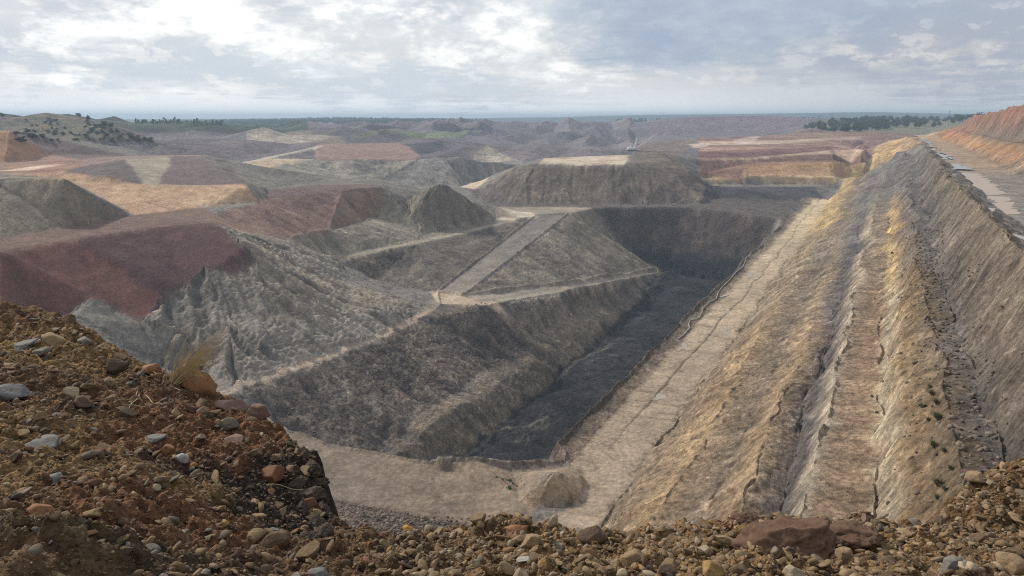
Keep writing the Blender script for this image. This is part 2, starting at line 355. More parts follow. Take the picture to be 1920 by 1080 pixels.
reg('T0 T1 T2 T3 J5 t3 t2 t1 t0', (142, 128, 116), (172, 158, 144), .35, .05, .3)
reg('q1 q2 q3 q4 r3 r2 r1', (118, 110, 102), (136, 128, 116), .3, .03, .1)
T_ = lambda k0, k1, a=1310, b=1618: ' '.join('te%d_%d' % (u, k0) for u in cu if a <= u <= b) + ' ' + ' '.join('te%d_%d' % (u, k1) for u in reversed(cu) if a <= u <= b)
reg(T_(0, 1), (138, 116, 88), (158, 136, 104), .7, .5, .3)
reg(T_(1, 3), (134, 106, 80), (156, 128, 96), .6, .9, .5)
reg(T_(3, 5), (112, 88, 76), (136, 106, 84), .6, .8, .8)
reg(T_(1, 4, 1310, 1400), (108, 84, 80), (134, 104, 84), .5, .6, .5)
reg(T_(5, 7), (112, 84, 78), (136, 108, 94), .8, .9, 1.0)
reg(T_(7, 10), (108, 84, 80), (150, 124, 110), .6, .8, 1.2)
for a_, b_, c__ in ((1, 2, (176, 156, 126)), (5, 6, (160, 138, 120)), (8, 9, (158, 140, 126))): reg(T_(a_, b_), tuple(int(q * .85) for q in c__), c__, .8, .1, .3)
reg(T_(4, 5), (96, 72, 68), (120, 92, 80), .6, .8, .8); reg(T_(6, 7), (92, 68, 68), (116, 86, 80), .6, .8, .8)
reg('te1310_10 te1400_10 te1490_10 te1560_10 te1618_10 rb ra ri hq hr hp', (96, 84, 88), (124, 104, 96), .7, 1.5, 2.0)
reg('x7 x8 x9 te1310_10 hp hg', (92, 84, 86), (120, 108, 100), .5, .6, .8)
reg('ra rb rc XE1 XE2 XE3 rh rg rf re rd ri', (92, 94, 80), (116, 110, 90), .4, .3, 1.0)
reg('te1618_10 rb rc XE1 hM_11 hM_10 hI_9 hF_9 te1618_3', (104, 84, 82), (128, 104, 92), .6, .8, 1.0)
reg('o1 o2 o7 o4 o5 o0', (128, 98, 78), (144, 110, 88), .3, .3, .15)
reg('o1 o6 lb o3 o2', (84, 72, 74), (96, 84, 82), .3, .3, .2)
reg('o2 o3 l8 le ld o4 o7', (108, 84, 80), (150, 122, 104), .5, .1, .5)
reg('l8 l1 l6 l7 le', (82, 74, 76), (96, 84, 82), .4, .4, .3)
reg('l1 l2 l9 l6', (120, 114, 102), (136, 130, 114), .5, .3, .2)
reg('l2 l3 l4 l5 l9', (84, 74, 76), (94, 82, 82), .2, .2, .15)
reg('o3 l8 l1 l2 l3 la lb', (104, 90, 90), (136, 116, 108), .5, .1, .4)
reg('i1 i2 i3 i4 i5 i6 i7 i8', (70, 72, 62), (112, 102, 88), .9, 1.5, 2)
reg('s1 s2 s5 s4 s3', (88, 80, 86), (104, 96, 98), .6, 1, .8)
reg('lb la lc l4 s1 s3 i5', (88, 82, 86), (118, 108, 104), .5, .5, 1)
reg('gf g7 g8 gg dd d5 d4', (150, 134, 116), (176, 160, 138), .4, .1, .4)
reg('g7 g8 g9 ga gb gn gm gl gk gq gj', (104, 102, 100), (148, 142, 132), 1.0, 2.5, 1.2)
reg('gb gc gd ge gn', (118, 112, 106), (160, 150, 138), 1.0, 2.5, .8)
reg('gl gm gn ge e7 go gp', (90, 90, 94), (118, 114, 112), .8, 1.0, .8)
reg('da db dc dg dd', (112, 92, 88), (126, 106, 98), .4, .5, .3)
reg('d3 d2 d5 d6', (140, 132, 126), (156, 150, 142), .2, .02, .1)
reg('d1 d2 d5 d4', (140, 132, 126), (156, 150, 142), .2, .02, .1)
reg('db de df dc', (66, 66, 74), (84, 82, 88), .6, 1.0, .6)
reg('ea eb ec ed ee ef', (112, 104, 98), (150, 140, 130), .9, 2, 1)
reg('fa fb fc eg ed', (84, 98, 76), (104, 112, 88), .5, .4, 1)
reg('fb fc fd fe ff fh fi hf hd', (88, 84, 92), (112, 106, 108), .7, 2.0, 1)
reg('ha hc hb he hf hd', (88, 84, 94), (116, 108, 112), .8, 3, 2)
reg('hi hj hk hl hm hq ho hn he', (90, 80, 92), (114, 100, 106), .8, 3, 1.5)
reg('Ra Rb Rc Rx Rd Re Rf Rg Rh Ri Bh Bg Ba Bb Bc Kb Ke Kd', (96, 86, 78), (128, 115, 101), .5, .05, .10)
reg('Ra Rb Rc Rx Rz Rw Ry', (98, 90, 86), (116, 106, 98), .5, .3, .5)
reg('Ke Ka Kd Kc Kb', (128, 112, 94), (150, 134, 114), .6, .5, .4)
reg('Bc Bb Ba Bg NA Bf', (76, 64, 62), (108, 94, 88), .9, .3, 1.0)

def regp(px, z, ca, cb):
    nm_ = []
    for k, (u, v) in enumerate(px): n = 'rp%d_%d' % (len(REG), k); RP[n] = Pz(u, v, z); nm_.append(n)
    reg(' '.join(nm_), ca, cb, .4, 0, .03)
RP = {}
regp([(803, 549), (840, 553), (925, 561), (950, 566), (880, 571), (835, 571), (815, 562)], -97.3, (146, 132, 116), (176, 160, 142))
regp([(925, 394), (1000, 398), (1012, 405), (985, 407), (930, 400)], -76, (158, 148, 134), (178, 168, 154))
regp([(940, 408), (972, 410), (966, 413), (935, 412)], -77, (158, 148, 134), (178, 168, 154))
regp([(1290, 269), (1335, 267), (1325, 272), (1298, 273)], -36, (140, 126, 116), (160, 146, 136))
regp([(1375, 259), (1425, 256), (1415, 261), (1380, 263)], -31, (140, 126, 116), (160, 146, 136))
regp([(0, 322), (70, 316), (130, 314), (60, 322)], -33, (180, 160, 144), (200, 178, 160))
regp([(860, 352), (900, 345), (930, 346), (890, 362)], -73, (140, 126, 108), (160, 146, 128))

# ---------------------------------------------------------------- triangulated survey of the terrain
def build_tin(P, E):
    names = list(P); idx = {n: i for i, n in enumerate(names)}
    pts = np.array([P[n] for n in names])
    vc = [Vector((p[0], p[1])) for p in pts]
    ed = [(idx[a], idx[b]) for a, b in E]
    vo, eo, fo, ov, oe, of = delaunay_2d_cdt(vc, ed, [], 0, 1e-3, True)
    V = np.zeros((len(vo), 3))
    for i, (v, o) in enumerate(zip(vo, ov)):
        V[i, :2] = v
        if o: V[i, 2] = pts[o[0], 2]
        else:   # crossing of two break lines: height by inverse distance
            dd = np.hypot(pts[:, 0] - v[0], pts[:, 1] - v[1]); j = np.argsort(dd)[:3]
            wgt = 1 / (dd[j] + .1); V[i, 2] = (pts[j, 2] * wgt).sum() / wgt.sum()
    return V, [tuple(f) for f in fo]

class Grid:
    def __init__(s, a0, a1, na, rr):
        s.a = np.linspace(a0, a1, na); s.r = rr
        s.A, s.Rr = np.meshgrid(s.a, s.r)
        s.X = s.Rr * np.sin(s.A); s.Y = s.Rr * np.cos(s.A)
    def raster(s, V, T, Xw, Yw, margin):
        Z = np.full(s.X.shape, np.nan)
        na = len(s.a); da = s.a[1] - s.a[0]
        for t in T:
            p = V[list(t)]
            ang = np.arctan2(p[:, 0], p[:, 1]); rad = np.hypot(p[:, 0], p[:, 1])
            if ang.max() - ang.min() > math.pi: continue
            rmin = 1e9
            for k in range(3):
                a = p[k, :2]; b = p[(k + 1) % 3, :2]; e = b - a
                tt = np.clip(-(a @ e) / (e @ e + 1e-9), 0, 1); rmin = min(rmin, np.hypot(*(a + tt * e)))
            mg = margin
            i0 = max(0, int((ang.min() - mg - s.a[0]) / da)); i1 = min(na, int((ang.max() + mg - s.a[0]) / da) + 2)
            j0 = max(0, np.searchsorted(s.r, rmin * (1 - mg)) - 1); j1 = min(len(s.r), np.searchsorted(s.r, rad.max() * (1 + mg)) + 1)
            if i1 <= i0 or j1 <= j0: continue
            x = Xw[j0:j1, i0:i1]; y = Yw[j0:j1, i0:i1]
            d_ = (p[1, 1] - p[2, 1]) * (p[0, 0] - p[2, 0]) + (p[2, 0] - p[1, 0]) * (p[0, 1] - p[2, 1])
            if abs(d_) < 1e-9: continue
            l0 = ((p[1, 1] - p[2, 1]) * (x - p[2, 0]) + (p[2, 0] - p[1, 0]) * (y - p[2, 1])) / d_
            l1 = ((p[2, 1] - p[0, 1]) * (x - p[2, 0]) + (p[0, 0] - p[2, 0]) * (y - p[2, 1])) / d_
            l2 = 1 - l0 - l1
            m = (l0 >= -1e-6) & (l1 >= -1e-6) & (l2 >= -1e-6)
            sub = Z[j0:j1, i0:i1]
            sub[m] = (l0 * p[0, 2] + l1 * p[1, 2] + l2 * p[2, 2])[m]
        return Z
    def look(s, Z, x, y):
        a = math.atan2(x, y); r = math.hypot(x, y)
        fi = (a - s.a[0]) / (s.a[1] - s.a[0]); fi = min(max(fi, 0), len(s.a) - 1.001)
        j = min(max(int(np.searchsorted(s.r, r)) - 1, 0), len(s.r) - 2); fj = min(max((r - s.r[j]) / (s.r[j + 1] - s.r[j]), 0), 1)
        i = int(fi); fx = fi - i
        return float((Z[j, i] * (1 - fx) + Z[j, i + 1] * fx) * (1 - fj) + (Z[j + 1, i] * (1 - fx) + Z[j + 1, i + 1] * fx) * fj)
    def normals(s, Zg):
        dr = np.gradient(Zg, axis=0) / np.gradient(s.r)[:, None]
        dt = np.gradient(Zg, axis=1) / (s.a[1] - s.a[0]) / s.Rr
        sa, ca = np.sin(s.A), np.cos(s.A)
        n = np.stack([-(dr * sa + dt * ca), -(dr * ca - dt * sa), np.ones_like(Zg)], -1)
        n /= np.linalg.norm(n, axis=-1, keepdims=True)
        return n.reshape(-1, 3).astype(np.float32)
    def mesh(s, name, Z, attrs, mat, mask=None):
        nr, na = Z.shape
        co = np.stack([s.X, s.Y, Z], -1).reshape(-1, 3).astype(np.float32)
        ii = np.arange(nr * na).reshape(nr, na)
        q = np.stack([ii[:-1, :-1], ii[:-1, 1:], ii[1:, 1:], ii[1:, :-1]], -1).reshape(-1, 4)
        if mask is not None: q = q[mask[:-1, :-1].reshape(-1)]
        used = np.unique(q); mp = np.zeros(nr * na, np.int64); mp[used] = np.arange(len(used)); q = mp[q]; co = co[used]
        vnor = s.normals(Z)[used]
        me = bpy.data.meshes.new(name)
        me.vertices.add(len(co)); me.vertices.foreach_set('co', co.ravel())
        me.loops.add(q.size); me.loops.foreach_set('vertex_index', q.ravel().astype(np.int32))
        me.polygons.add(len(q)); me.polygons.foreach_set('loop_start', np.arange(0, q.size, 4, dtype=np.int32))
        me.polygons.foreach_set('loop_total', np.full(len(q), 4, dtype=np.int32))
        me.update(calc_edges=True)
        me.polygons.foreach_set('use_smooth', np.ones(len(q), dtype=bool))
        for k, arr in attrs.items():
            if arr.ndim == 3:
                at = me.attributes.new(k, 'FLOAT_COLOR', 'POINT')
                c4_ = np.concatenate([arr, np.ones(arr.shape[:2] + (1,))], -1).astype(np.float32)
                at.data.foreach_set('color', c4_.reshape(-1, 4)[used].ravel())
            else:
                at = me.attributes.new(k, 'FLOAT', 'POINT'); at.data.foreach_set('value', arr.astype(np.float32).ravel()[used])
        me.normals_split_custom_set_from_vertices(vnor)
        me.materials.append(mat)
        o = bpy.data.objects.new(name, me); C.objects.link(o); return o

def blur(Z, n=1):
    for _ in range(n):
        Zp = np.pad(Z, 1, mode='edge')
        Z = (Zp[:-2, 1:-1] + 2 * Zp[1:-1, 1:-1] + Zp[2:, 1:-1]) / 4
        Zp = np.pad(Z, 1, mode='edge')
        Z = (Zp[1:-1, :-2] + 2 * Zp[1:-1, 1:-1] + Zp[1:-1, 2:]) / 4
    return Z

def inpoly(poly, x, y):
    ins = np.zeros(x.shape, bool); n = len(poly)
    for i in range(n):
        x0, y0 = poly[i][:2]; x1, y1 = poly[(i + 1) % n][:2]
        if y0 == y1: continue
        c_ = ((y0 > y) != (y1 > y)) & (x < (x1 - x0) * (y - y0) / (y1 - y0) + x0)
        ins ^= c_
    return ins

import os
Q = float(os.environ.get('GQ', '1'))
rr = np.concatenate([np.exp(np.linspace(math.log(9), math.log(90), int(90 * Q), endpoint=False)),
                     np.exp(np.linspace(math.log(90), math.log(1600), int(1000 * Q), endpoint=False)),
                     np.exp(np.linspace(math.log(1600), math.log(9000), int(260 * Q)))])
G = Grid(R(-46), R(46), int(1500 * Q), rr)
X, Y, RR = G.X, G.Y, G.Rr
# outer frame of the survey
for k, (x, y, z) in enumerate([(-9500, 200, -30), (9500, 200, -10), (-9500, 9500, -10), (9500, 9500, 10), (0, 14000, 20), (-12000, 12000, 0), (12000, 12000, 0), (-12000, -50, -20), (12000, -50, 0), (0, -50, -2), (-2500, 400, -40), (-1200, 250, -50), (1500, 300, 10), (-2500, 2500, -25), (2500, 2500, -10)]):
    P['X%d' % k] = (x, y, z)
V, T = build_tin(P, E)
wa = np.clip(RR * .006, .6, 12)
wsc = np.clip(RR * .05, 8, 200)
def adapt(fn):      # noise whose size grows with the scale of the landforms, blended between octaves
    return fn
wx = np.zeros_like(X); wy = np.zeros_like(X)
for lo, hi, s_ in ((0, 260, 9.), (260, 800, 22.), (800, 12000, 60.)):
    wgt = sst(RR, lo * .8, lo * 1.25 + 1) * (1 - sst(RR, hi * .8, hi * 1.25)) if lo else 1 - sst(RR, hi * .8, hi * 1.25)
    wx += wgt * fbn(X, Y, s_, 4, 11); wy += wgt * fbn(X, Y, s_, 4, 23)
hwz = ((X * SY - Y * SX) > -48) & ((X * SY - Y * SX) < 32) & (RR < 1100)
wa = wa * np.where(hwz, 1.7, 1.0)
Xw = X + wx * wa; Yw = Y + wy * wa
Z = G.raster(V, T, Xw, Yw, .03)
bad = np.isnan(Z)
if bad.any(): Z[bad] = -20
S_ = X * SX + Y * SY; Cc = X * SY - Y * SX
Sw = Xw * SX + Yw * SY; Cw = Xw * SY - Yw * SX
Zs = blur(Z, 2)
Z = blur(Z, 3)
# fall line
def grads(Zg):
    dr = np.gradient(Zg, axis=0) / np.gradient(G.r)[:, None]
    dt = np.gradient(Zg, axis=1) / (G.a[1] - G.a[0]) / RR
    sa, ca = np.sin(G.A), np.cos(G.A)
    return dr * sa + dt * ca, dr * ca - dt * sa
gx, gy = grads(blur(Zs, 5))
sl = np.hypot(gx, gy) + 1e-6
dx, dy = gx / sl, gy / sl
slope = sst(sl, .08, .35)
def streak(scale, length, seed, n=9):
    o = 0
    for k in range(n):
        t_ = (k / (n - 1) - .5) * length
        o = o + vn((X + dx * t_) / scale, (Y + dy * t_) / scale, seed)
    return o / n * 1.9
near = 1 - sst(RR, 350, 650); far = sst(RR, 500, 900); mid = 1 - .6 * near
s0 = streak(.8, 9, 4, 7); s1 = streak(1.7, 22, 1); s2 = streak(5.5, 50, 2); s3 = streak(17, 110, 3, 7)
STK = s0 * .3 * near + s1 * (.45 * near + .1) + (1 - 2.6 * np.abs(s2)) * .25 * (1 - far) + s2 * (.5 * (1 - far) + .35 * far) + s3 * (.3 + .5 * far)
n1 = fbn(X, Y, 3.2, 4, 31, .6); n2 = fbn(X, Y, 14, 4, 37, .55); n3 = fbn(X, Y, 60, 4, 41)
ridged = 1 - np.abs(fbn(X, Y, 4.5, 3, 51)) * 3
RGH = n1 * (near + .25) * .8 + n2 * (.55 + .4 * far) + n3 * far * 1.6

COL = np.zeros(X.shape + (3,), np.float32) + lin(95, 98, 80) * KA * .7
cb_ = lin(112, 106, 100) * KA
COL2 = COL * 1.25
ST_ = np.full(X.shape, .4, np.float32); RIB = np.full(X.shape, .5, np.float32); RO = np.full(X.shape, .8, np.float32)
fard = (RR >= 900) & (RR < 2700); COL[fard] = col(86, 82, 90); COL2[fard] = col(110, 102, 106)
fg_ = (RR > 1300) & (RR < 2900) & (G.A < R(-15)); COL[fg_] = np.array([.04, .052, .036]); COL2[fg_] = np.array([.07, .08, .052])
near_default = RR < 900
COL[near_default] = GREY[0]; COL2[near_default] = GREY[1]
hillm = RR > 2700
COL[hillm] = np.array([.035, .05, .03]); COL2[hillm] = np.array([.07, .085, .045]); RIB[hillm] = 0; RO[hillm] = 6
spill = STK * np.clip(RR * .012, 1, 7) * slope
rx = X + dx * spill + wx * wa * 1.0 + n1 * np.clip(RR * .0022, .3, 2.2); ry = Y + dy * spill + wy * wa * 1.0 + n2 * np.clip(RR * .0022, .3, 2.2)
for names, ca, cb2, st, rib, ro in REG:
    poly = [P[n] if n in P else RP[n] for n in names]
    xs = [p[0] for p in poly]; ys = [p[1] for p in poly]
    bm_ = (X > min(xs) - 20) & (X < max(xs) + 20) & (Y > min(ys) - 20) & (Y < max(ys) + 20)
    jj, ii = np.nonzero(bm_)
    if len(jj) == 0: continue
    m = inpoly(poly, rx[jj, ii], ry[jj, ii]); jj = jj[m]; ii = ii[m]
    COL[jj, ii] = ca; COL2[jj, ii] = cb2; ST_[jj, ii] = st; RIB[jj, ii] = rib; RO[jj, ii] = ro
# highwall colours from the bands of strata
BC = np.array([-74, -70, -65, -50, -46, -34, -30, -25, -19, -14, -10, -7, -4, 1, 4, 7, 11, 16, 20, 27, 32, 36, 60, 64, 72, 80, 90, 100, 130], float)
def row(l): return np.array([col(*c_) for c_ in l])
BN = row([(84, 76, 72), (98, 88, 80), (130, 117, 104), (132, 119, 106), (124, 110, 94), (150, 129, 103), (124, 108, 90), (114, 102, 91), (148, 128, 103), (116, 104, 96), (84, 80, 82), (158, 148, 134), (132, 114, 98), (134, 114, 94), (168, 156, 136), (134, 114, 88), (116, 102, 86), (96, 90, 88), (112, 102, 92), (118, 108, 96), (110, 104, 100), (110, 106, 104), (110, 104, 100), (112, 104, 98), (110, 100, 92), (96, 90, 88), (104, 98, 92), (124, 94, 78), (126, 94, 78)])
BM = row([(84, 76, 74), (98, 90, 82), (140, 128, 110), (140, 127, 108), (118, 107, 92), (134, 120, 102), (114, 104, 93), (112, 103, 92), (118, 108, 98), (96, 92, 94), (92, 88, 88), (148, 136, 120), (124, 112, 100), (120, 106, 90), (168, 142, 96), (108, 98, 90), (102, 96, 92), (96, 92, 92), (104, 98, 92), (112, 102, 90), (106, 100, 98), (112, 108, 104), (112, 104, 98), (106, 100, 96), (112, 102, 92), (98, 92, 90), (104, 96, 92), (124, 92, 76), (126, 92, 76)])
BF = row([(90, 84, 80), (108, 98, 90), (152, 139, 116), (158, 144, 118), (156, 136, 100), (146, 126, 94), (126, 112, 92), (112, 102, 92), (104, 98, 92), (100, 96, 94), (100, 96, 94), (110, 104, 98), (102, 98, 96), (100, 96, 96), (100, 96, 94), (98, 94, 94), (98, 94, 94), (100, 96, 94), (102, 98, 94), (104, 98, 92), (106, 100, 98), (130, 116, 102), (134, 116, 98), (130, 110, 92), (150, 116, 84), (118, 102, 88), (104, 94, 88), (128, 92, 76), (130, 90, 74)])
BX = row([(100, 92, 88), (120, 108, 96), (160, 145, 118), (162, 146, 118), (164, 142, 104), (160, 136, 98), (158, 134, 98), (168, 142, 100), (160, 136, 100), (160, 136, 100), (164, 138, 98), (168, 140, 98), (170, 144, 100), (168, 140, 96), (164, 136, 96), (160, 132, 94), (150, 126, 94), (150, 126, 96), (160, 134, 98), (170, 142, 100), (130, 108, 88), (140, 118, 98), (146, 120, 98), (142, 106, 80), (150, 106, 76), (134, 100, 78), (124, 96, 80), (130, 94, 76), (130, 92, 76)])
hw = (Cc > np.where(S_ > 900, -48 + (S_ - 900) * .09, -74)) & (Cc < 135) & (S_ > 30) & (S_ < 1445) & ~((Cc < -47) & (S_ > 780))
hw &= ~((Cc < -64 + 0 * S_) & (S_ < 158)) & ~inpoly([P[n] for n in 'Ra Rb Rc Rd Re Rf Rg Bh Bg Ba Bb Bc Kc Kd'.split()], X, Y)
tj, ti = np.nonzero(hw)
cc = Cw[tj, ti] + n1[tj, ti] * 1.6 + n2[tj, ti] * 2.2 * (Cc[tj, ti] > -62); ss = S_[tj, ti] + n2[tj, ti] * 60 + n3[tj, ti] * 80
def band(tab): return np.stack([np.interp(cc, BC, tab[:, k]) for k in range(3)], -1)
w0 = sst(ss, 230, 380)[:, None]; w1_ = sst(ss, 430, 640)[:, None]; w2_ = sst(ss, 930, 1180)[:, None]
cN = band(BN) * (1 - w0) + band(BM) * w0
cN = cN * (1 - w1_) + band(BF) * w1_
cN = cN * (1 - w2_) + band(BX) * w2_
COL[tj, ti] = cN * .80; COL2[tj, ti] = cN * 1.22
flatb = ((cc > -66) & (cc < -49)) | ((cc > 34.5) & (cc < 61))
ST_[tj, ti] = np.where(flatb, .35, .9); RIB[tj, ti] = np.where(flatb, .04, 1.1); RO[tj, ti] = np.where(flatb, .10, .8)
m_ = (cc > 34.5) & (cc < 61); RIB[tj[m_], ti[m_]] = 0; RO[tj[m_], ti[m_]] = .05
rk = (cc > 6) & (cc < 33) & (ss < 700); RO[tj[rk], ti[rk]] = 1.3
rowm = sst(RR, 680, 980) * (1 - sst(RR, 2500, 3000)) * (G.A < R(9)) * (1 - .0 * X)
for names in ('da db dc dg dd', 'd1 d2 d3 d6 d5 d4', 'x3 x4 xf x6 x5', 'l1 l2 l9 l6', 'o1 o6 lb o3 o2', 'gf g7 g8 gg dd d5 d4'):
    rowm = rowm * ~inpoly([P[n] for n in names.split()], X, Y)
rowm = blur(rowm.astype(float), 6)
ph = (Cc * .75 + S_ * .25) / 70 + .8 * fbn(X, Y, 260, 3, 88)
rows = (1 - np.abs(((ph % 1) * 2 - 1)) ** 1.0) * (.55 + .6 * vn(S_ / 130, np.floor(ph), 89))
ph2 = (S_ * .8 - Cc * .5) / 150 + .7 * fbn(X, Y, 300, 3, 90)
rows2 = (1 - np.abs(((ph2 % 1) * 2 - 1)))
Z = Z + rowm * (rows * 13 + rows2 * 9 - 10) * np.clip(RR / 1500, .6, 1.4)
COL *= (1 + rowm * .35 * vn(np.floor(ph) * 3.1, np.floor(ph2) * 2.7 + .5, 92))[..., None]; COL2 *= (1 + rowm * .35 * vn(np.floor(ph) * 3.1, np.floor(ph2) * 2.7 + .5, 92))[..., None]
# bedding that shows in the cut faces
cut = np.zeros_like(X)
for names, a_ in (('w3 w1 w2 Hd Aend e5 e4 e3', .35), ('x1 x2 x3 x4 xf x7 x8 x9 xa xb xc xd xe e6', .22), (T_(0, 10), .42)):
    cut = np.maximum(cut, a_ * inpoly([P[n] for n in names.split()], rx, ry))
zb = Z + n2 * 1.2 + .006 * Cc
bed = vn(zb / 2.2, 0 * X, 93) * .6 + vn(zb / .8, 0 * X + 4, 94) * .5
COL *= (1 + cut * bed)[..., None]; COL2 *= (1 + cut * bed)[..., None]
coal = inpoly([P[n] for n in 'w3 w1 w2 Hd Aend e5 e4 e3'.split()], rx, ry) * (1 - sst(Z + n2 * 2, -118, -108))
COL = COL * (1 - coal[..., None]) + np.array([.030, .032, .040]) * coal[..., None]; COL2 = COL2 * (1 - coal[..., None]) + np.array([.05, .052, .06]) * coal[..., None]
# coal floor: rubble, wet pale strips, heaps along the toe
pf = inpoly([P[n] for n in 'Fa Fb Fc Fd J8 w1 w2 Hd Hc Hb Ha'.split()], rx, ry)
Cm = Cc + n2 * 4
toe_ = np.exp(-((Cc + 151 + 3 * n2) / 6) ** 2) * (S_ > 170) * (S_ < 600)
Z = Z + toe_ * (2.5 + 4.0 * fbn(X, Y, 22, 3, 96)) + pf * (fbn(X, Y, 30, 4, 97) * 2.4 + .8 * np.abs(fbn(X, Y, 9, 3, 197)))
bas = inpoly([P[n] for n in 'Ra Rb Rc Rx Rd Re Rf Rg Rh Ri Bh Bg Ba Bb Bc Kb Ke Kd'.split()], rx, ry)
fan = np.abs(fbn((X + 40) * .35 + n2 * 1.2, (Y - 150) * 1.7, 8, 4, 98)); COL = COL * (1 - (bas * (1 - sst(fan, 0, .06)) * .32)[..., None])
gb = bas * sst(fbn(X, Y, 40, 3, 99) - (X + 30) / 90, .0, .5) * .5
COL = COL * (1 - gb[..., None]) + col(88, 82, 80) * gb[..., None]; COL2 = COL2 * (1 - gb[..., None]) + col(108, 100, 94) * gb[..., None]
def lane(p0, p1, half, name_poly, base_c):
    global COL, COL2, Z
    a_ = np.array(p0[:2]); b_ = np.array(p1[:2]); dd = (b_ - a_) / np.linalg.norm(b_ - a_)
    across = (X - a_[0]) * dd[1] - (Y - a_[1]) * dd[0]; m = inpoly([P[n] for n in name_poly.split()], X, Y)
    m2 = blur(m.astype(float), 2)
    ac = across + n2 * .8 + fbn(X, Y, 90, 2, 120) * 2.0
    rut = sst(np.abs(vn(ac / 1.5, S_ * .004, 121)), .1, .5) * .24 + sst(vn(ac / 5, S_ * .002 + 5, 122), 0, .6) * .14
    COL = COL * (1 - m2 * rut)[..., None]; COL2 = COL2 * (1 - m2 * rut)[..., None]
    edge = np.clip(m2 * (1 - m2) * 4, 0, 1); Z = Z + edge * .9 * (1 + .5 * n1)
    COL = COL * (1 - .25 * edge)[..., None]
mid_ = lambda a_, b_: tuple((np.array(P[a_]) + np.array(P[b_])) / 2)
lane(mid_('J1', 'J2'), mid_('L2', 'L3'), 0, 'J1 L2 L3 J2', None)
lane(mid_('J2', 'J5'), mid_('J4', 'J8'), 0, 'J1 J2 J3 J4 J8 J7 J6 J5', None)
# soft edges: dirt of neighbouring heaps runs together
soft = .75
CB = np.stack([blur(COL[..., k].astype(np.float32), 7) for k in range(3)], -1); COL = COL * (1 - soft) + CB * soft
CB = np.stack([blur(COL2[..., k].astype(np.float32), 7) for k in range(3)], -1); COL2 = COL2 * (1 - soft) + CB * soft
ROB = blur(RO, 5)
pale = pf * sst(1 - np.abs(fbn(S_ * .6, Cc * 1.5, 24, 5, 95, .6)) * 7, .45, .9) * sst(fbn(X, Y, 60, 3, 195), -.15, .2) * (1 - sst(Cm, -142, -116) * .75) * (1 - sst(S_, 330, 420) * .8)
pale += pf * np.exp(-((Cm + 139 + 5 * np.sin(S_ / 40)) / 1.1) ** 2) * (1 - sst(S_, 360, 430)) * .8
COL = COL * (1 - .75 * pale[..., None]) + np.array([.20, .175, .145]) * .75 * pale[..., None]
COL2 = COL2 * (1 - .75 * pale[..., None]) + np.array([.30, .27, .23]) * .75 * pale[..., None]
# lines: the drain and tyre lines on the sand bench
ben = (Cc > -66) & (Cc < -50) & (S_ < 900)
line = np.exp(-((Cw + 58 + 1.2 * np.sin(S_ / 90)) / .45) ** 2) * ben * sst(S_, 160, 220)
Z = Z - line * .35
COL *= (1 - .35 * line)[..., None]; COL2 *= (1 - .35 * line)[..., None]
flute = (np.abs(vn(S_ / 2.6 + n1 * .5 + Cc * .12, Cw / 40, 77)) + 1.3 * np.abs(vn(S_ / 7 + n1 * .4 + Cc * .05, Cw / 60, 78))) * (Cc > -50) * (Cc < 34) * (S_ > 40) * (1 - far)
# relief
amp = np.clip(RR / 300, .5, 2.2)
STKD = s1 * (.22 * near + .05) + (1 - 2.6 * np.abs(s2)) * .28 * (1 - far) + s2 * (.35 * (1 - far) + .35 * far) + s3 * (.5 + .3 * far)
dsp = slope * RIB * STKD * 1.45 * amp ** .5 + RO * RGH * (.35 + .65 * slope) * .55 - (flute - .45) * sst(sl, .38, .85) * 1.8
hwm = blur(hw.astype(float), 3)
Z = Z + np.where(dsp < 0, dsp * (1 - .6 * hwm), dsp)
rill = sst(np.abs(vn(S_ / 1.6 + n2 * 1.5, Cw / 9, 79)), .0, .16)
COL = COL * (1 - hwm * (1 - rill) * .38)[..., None]; COL2 = COL2 * (1 - hwm * (1 - rill) * .38)[..., None]
lay = (X - X)
mixf = np.clip(.46 + 1.15 * ST_ * (.75 * STK * (.35 + .65 * slope) + .55 * n2 + .35 * n1), 0, 1)
COLF = COL * (1 - mixf[..., None]) + COL2 * mixf[..., None]
patch = 1 + .16 * n3 + .10 * n2
COLF = COLF * patch[..., None]
fine = (vn(X / .9, Y / .9, 131) * .6 + vn(X / .45, Y / .45, 132) * .4) * near + vn(X / 2.4, Y / 2.4, 133) * .7 + vn(X / 6, Y / 6, 134) * .4 * far
COLF = COLF * (1 + .30 * fine * np.clip(ROB * 1.4, .25, 1))[..., None]
COLF = np.clip(COLF, .02, .75)
# the grey and light clods that lie over the spoil slopes
clod = sst(vn(X / 1.1, Y / 1.1, 91) + .5 * n1, .55, .95) * near * (RO > .45) * slope
COLF = COLF * (1 + .55 * clod[..., None])
# keep the face of the dump we stand on under the line of sight
k_ = 1 - sst(RR, 58, 74)
Z = np.where(RR < 74, np.minimum(Z, Z * (1 - k_) + k_ * (-.665 * np.maximum(Y, 1) - .5)), Z)

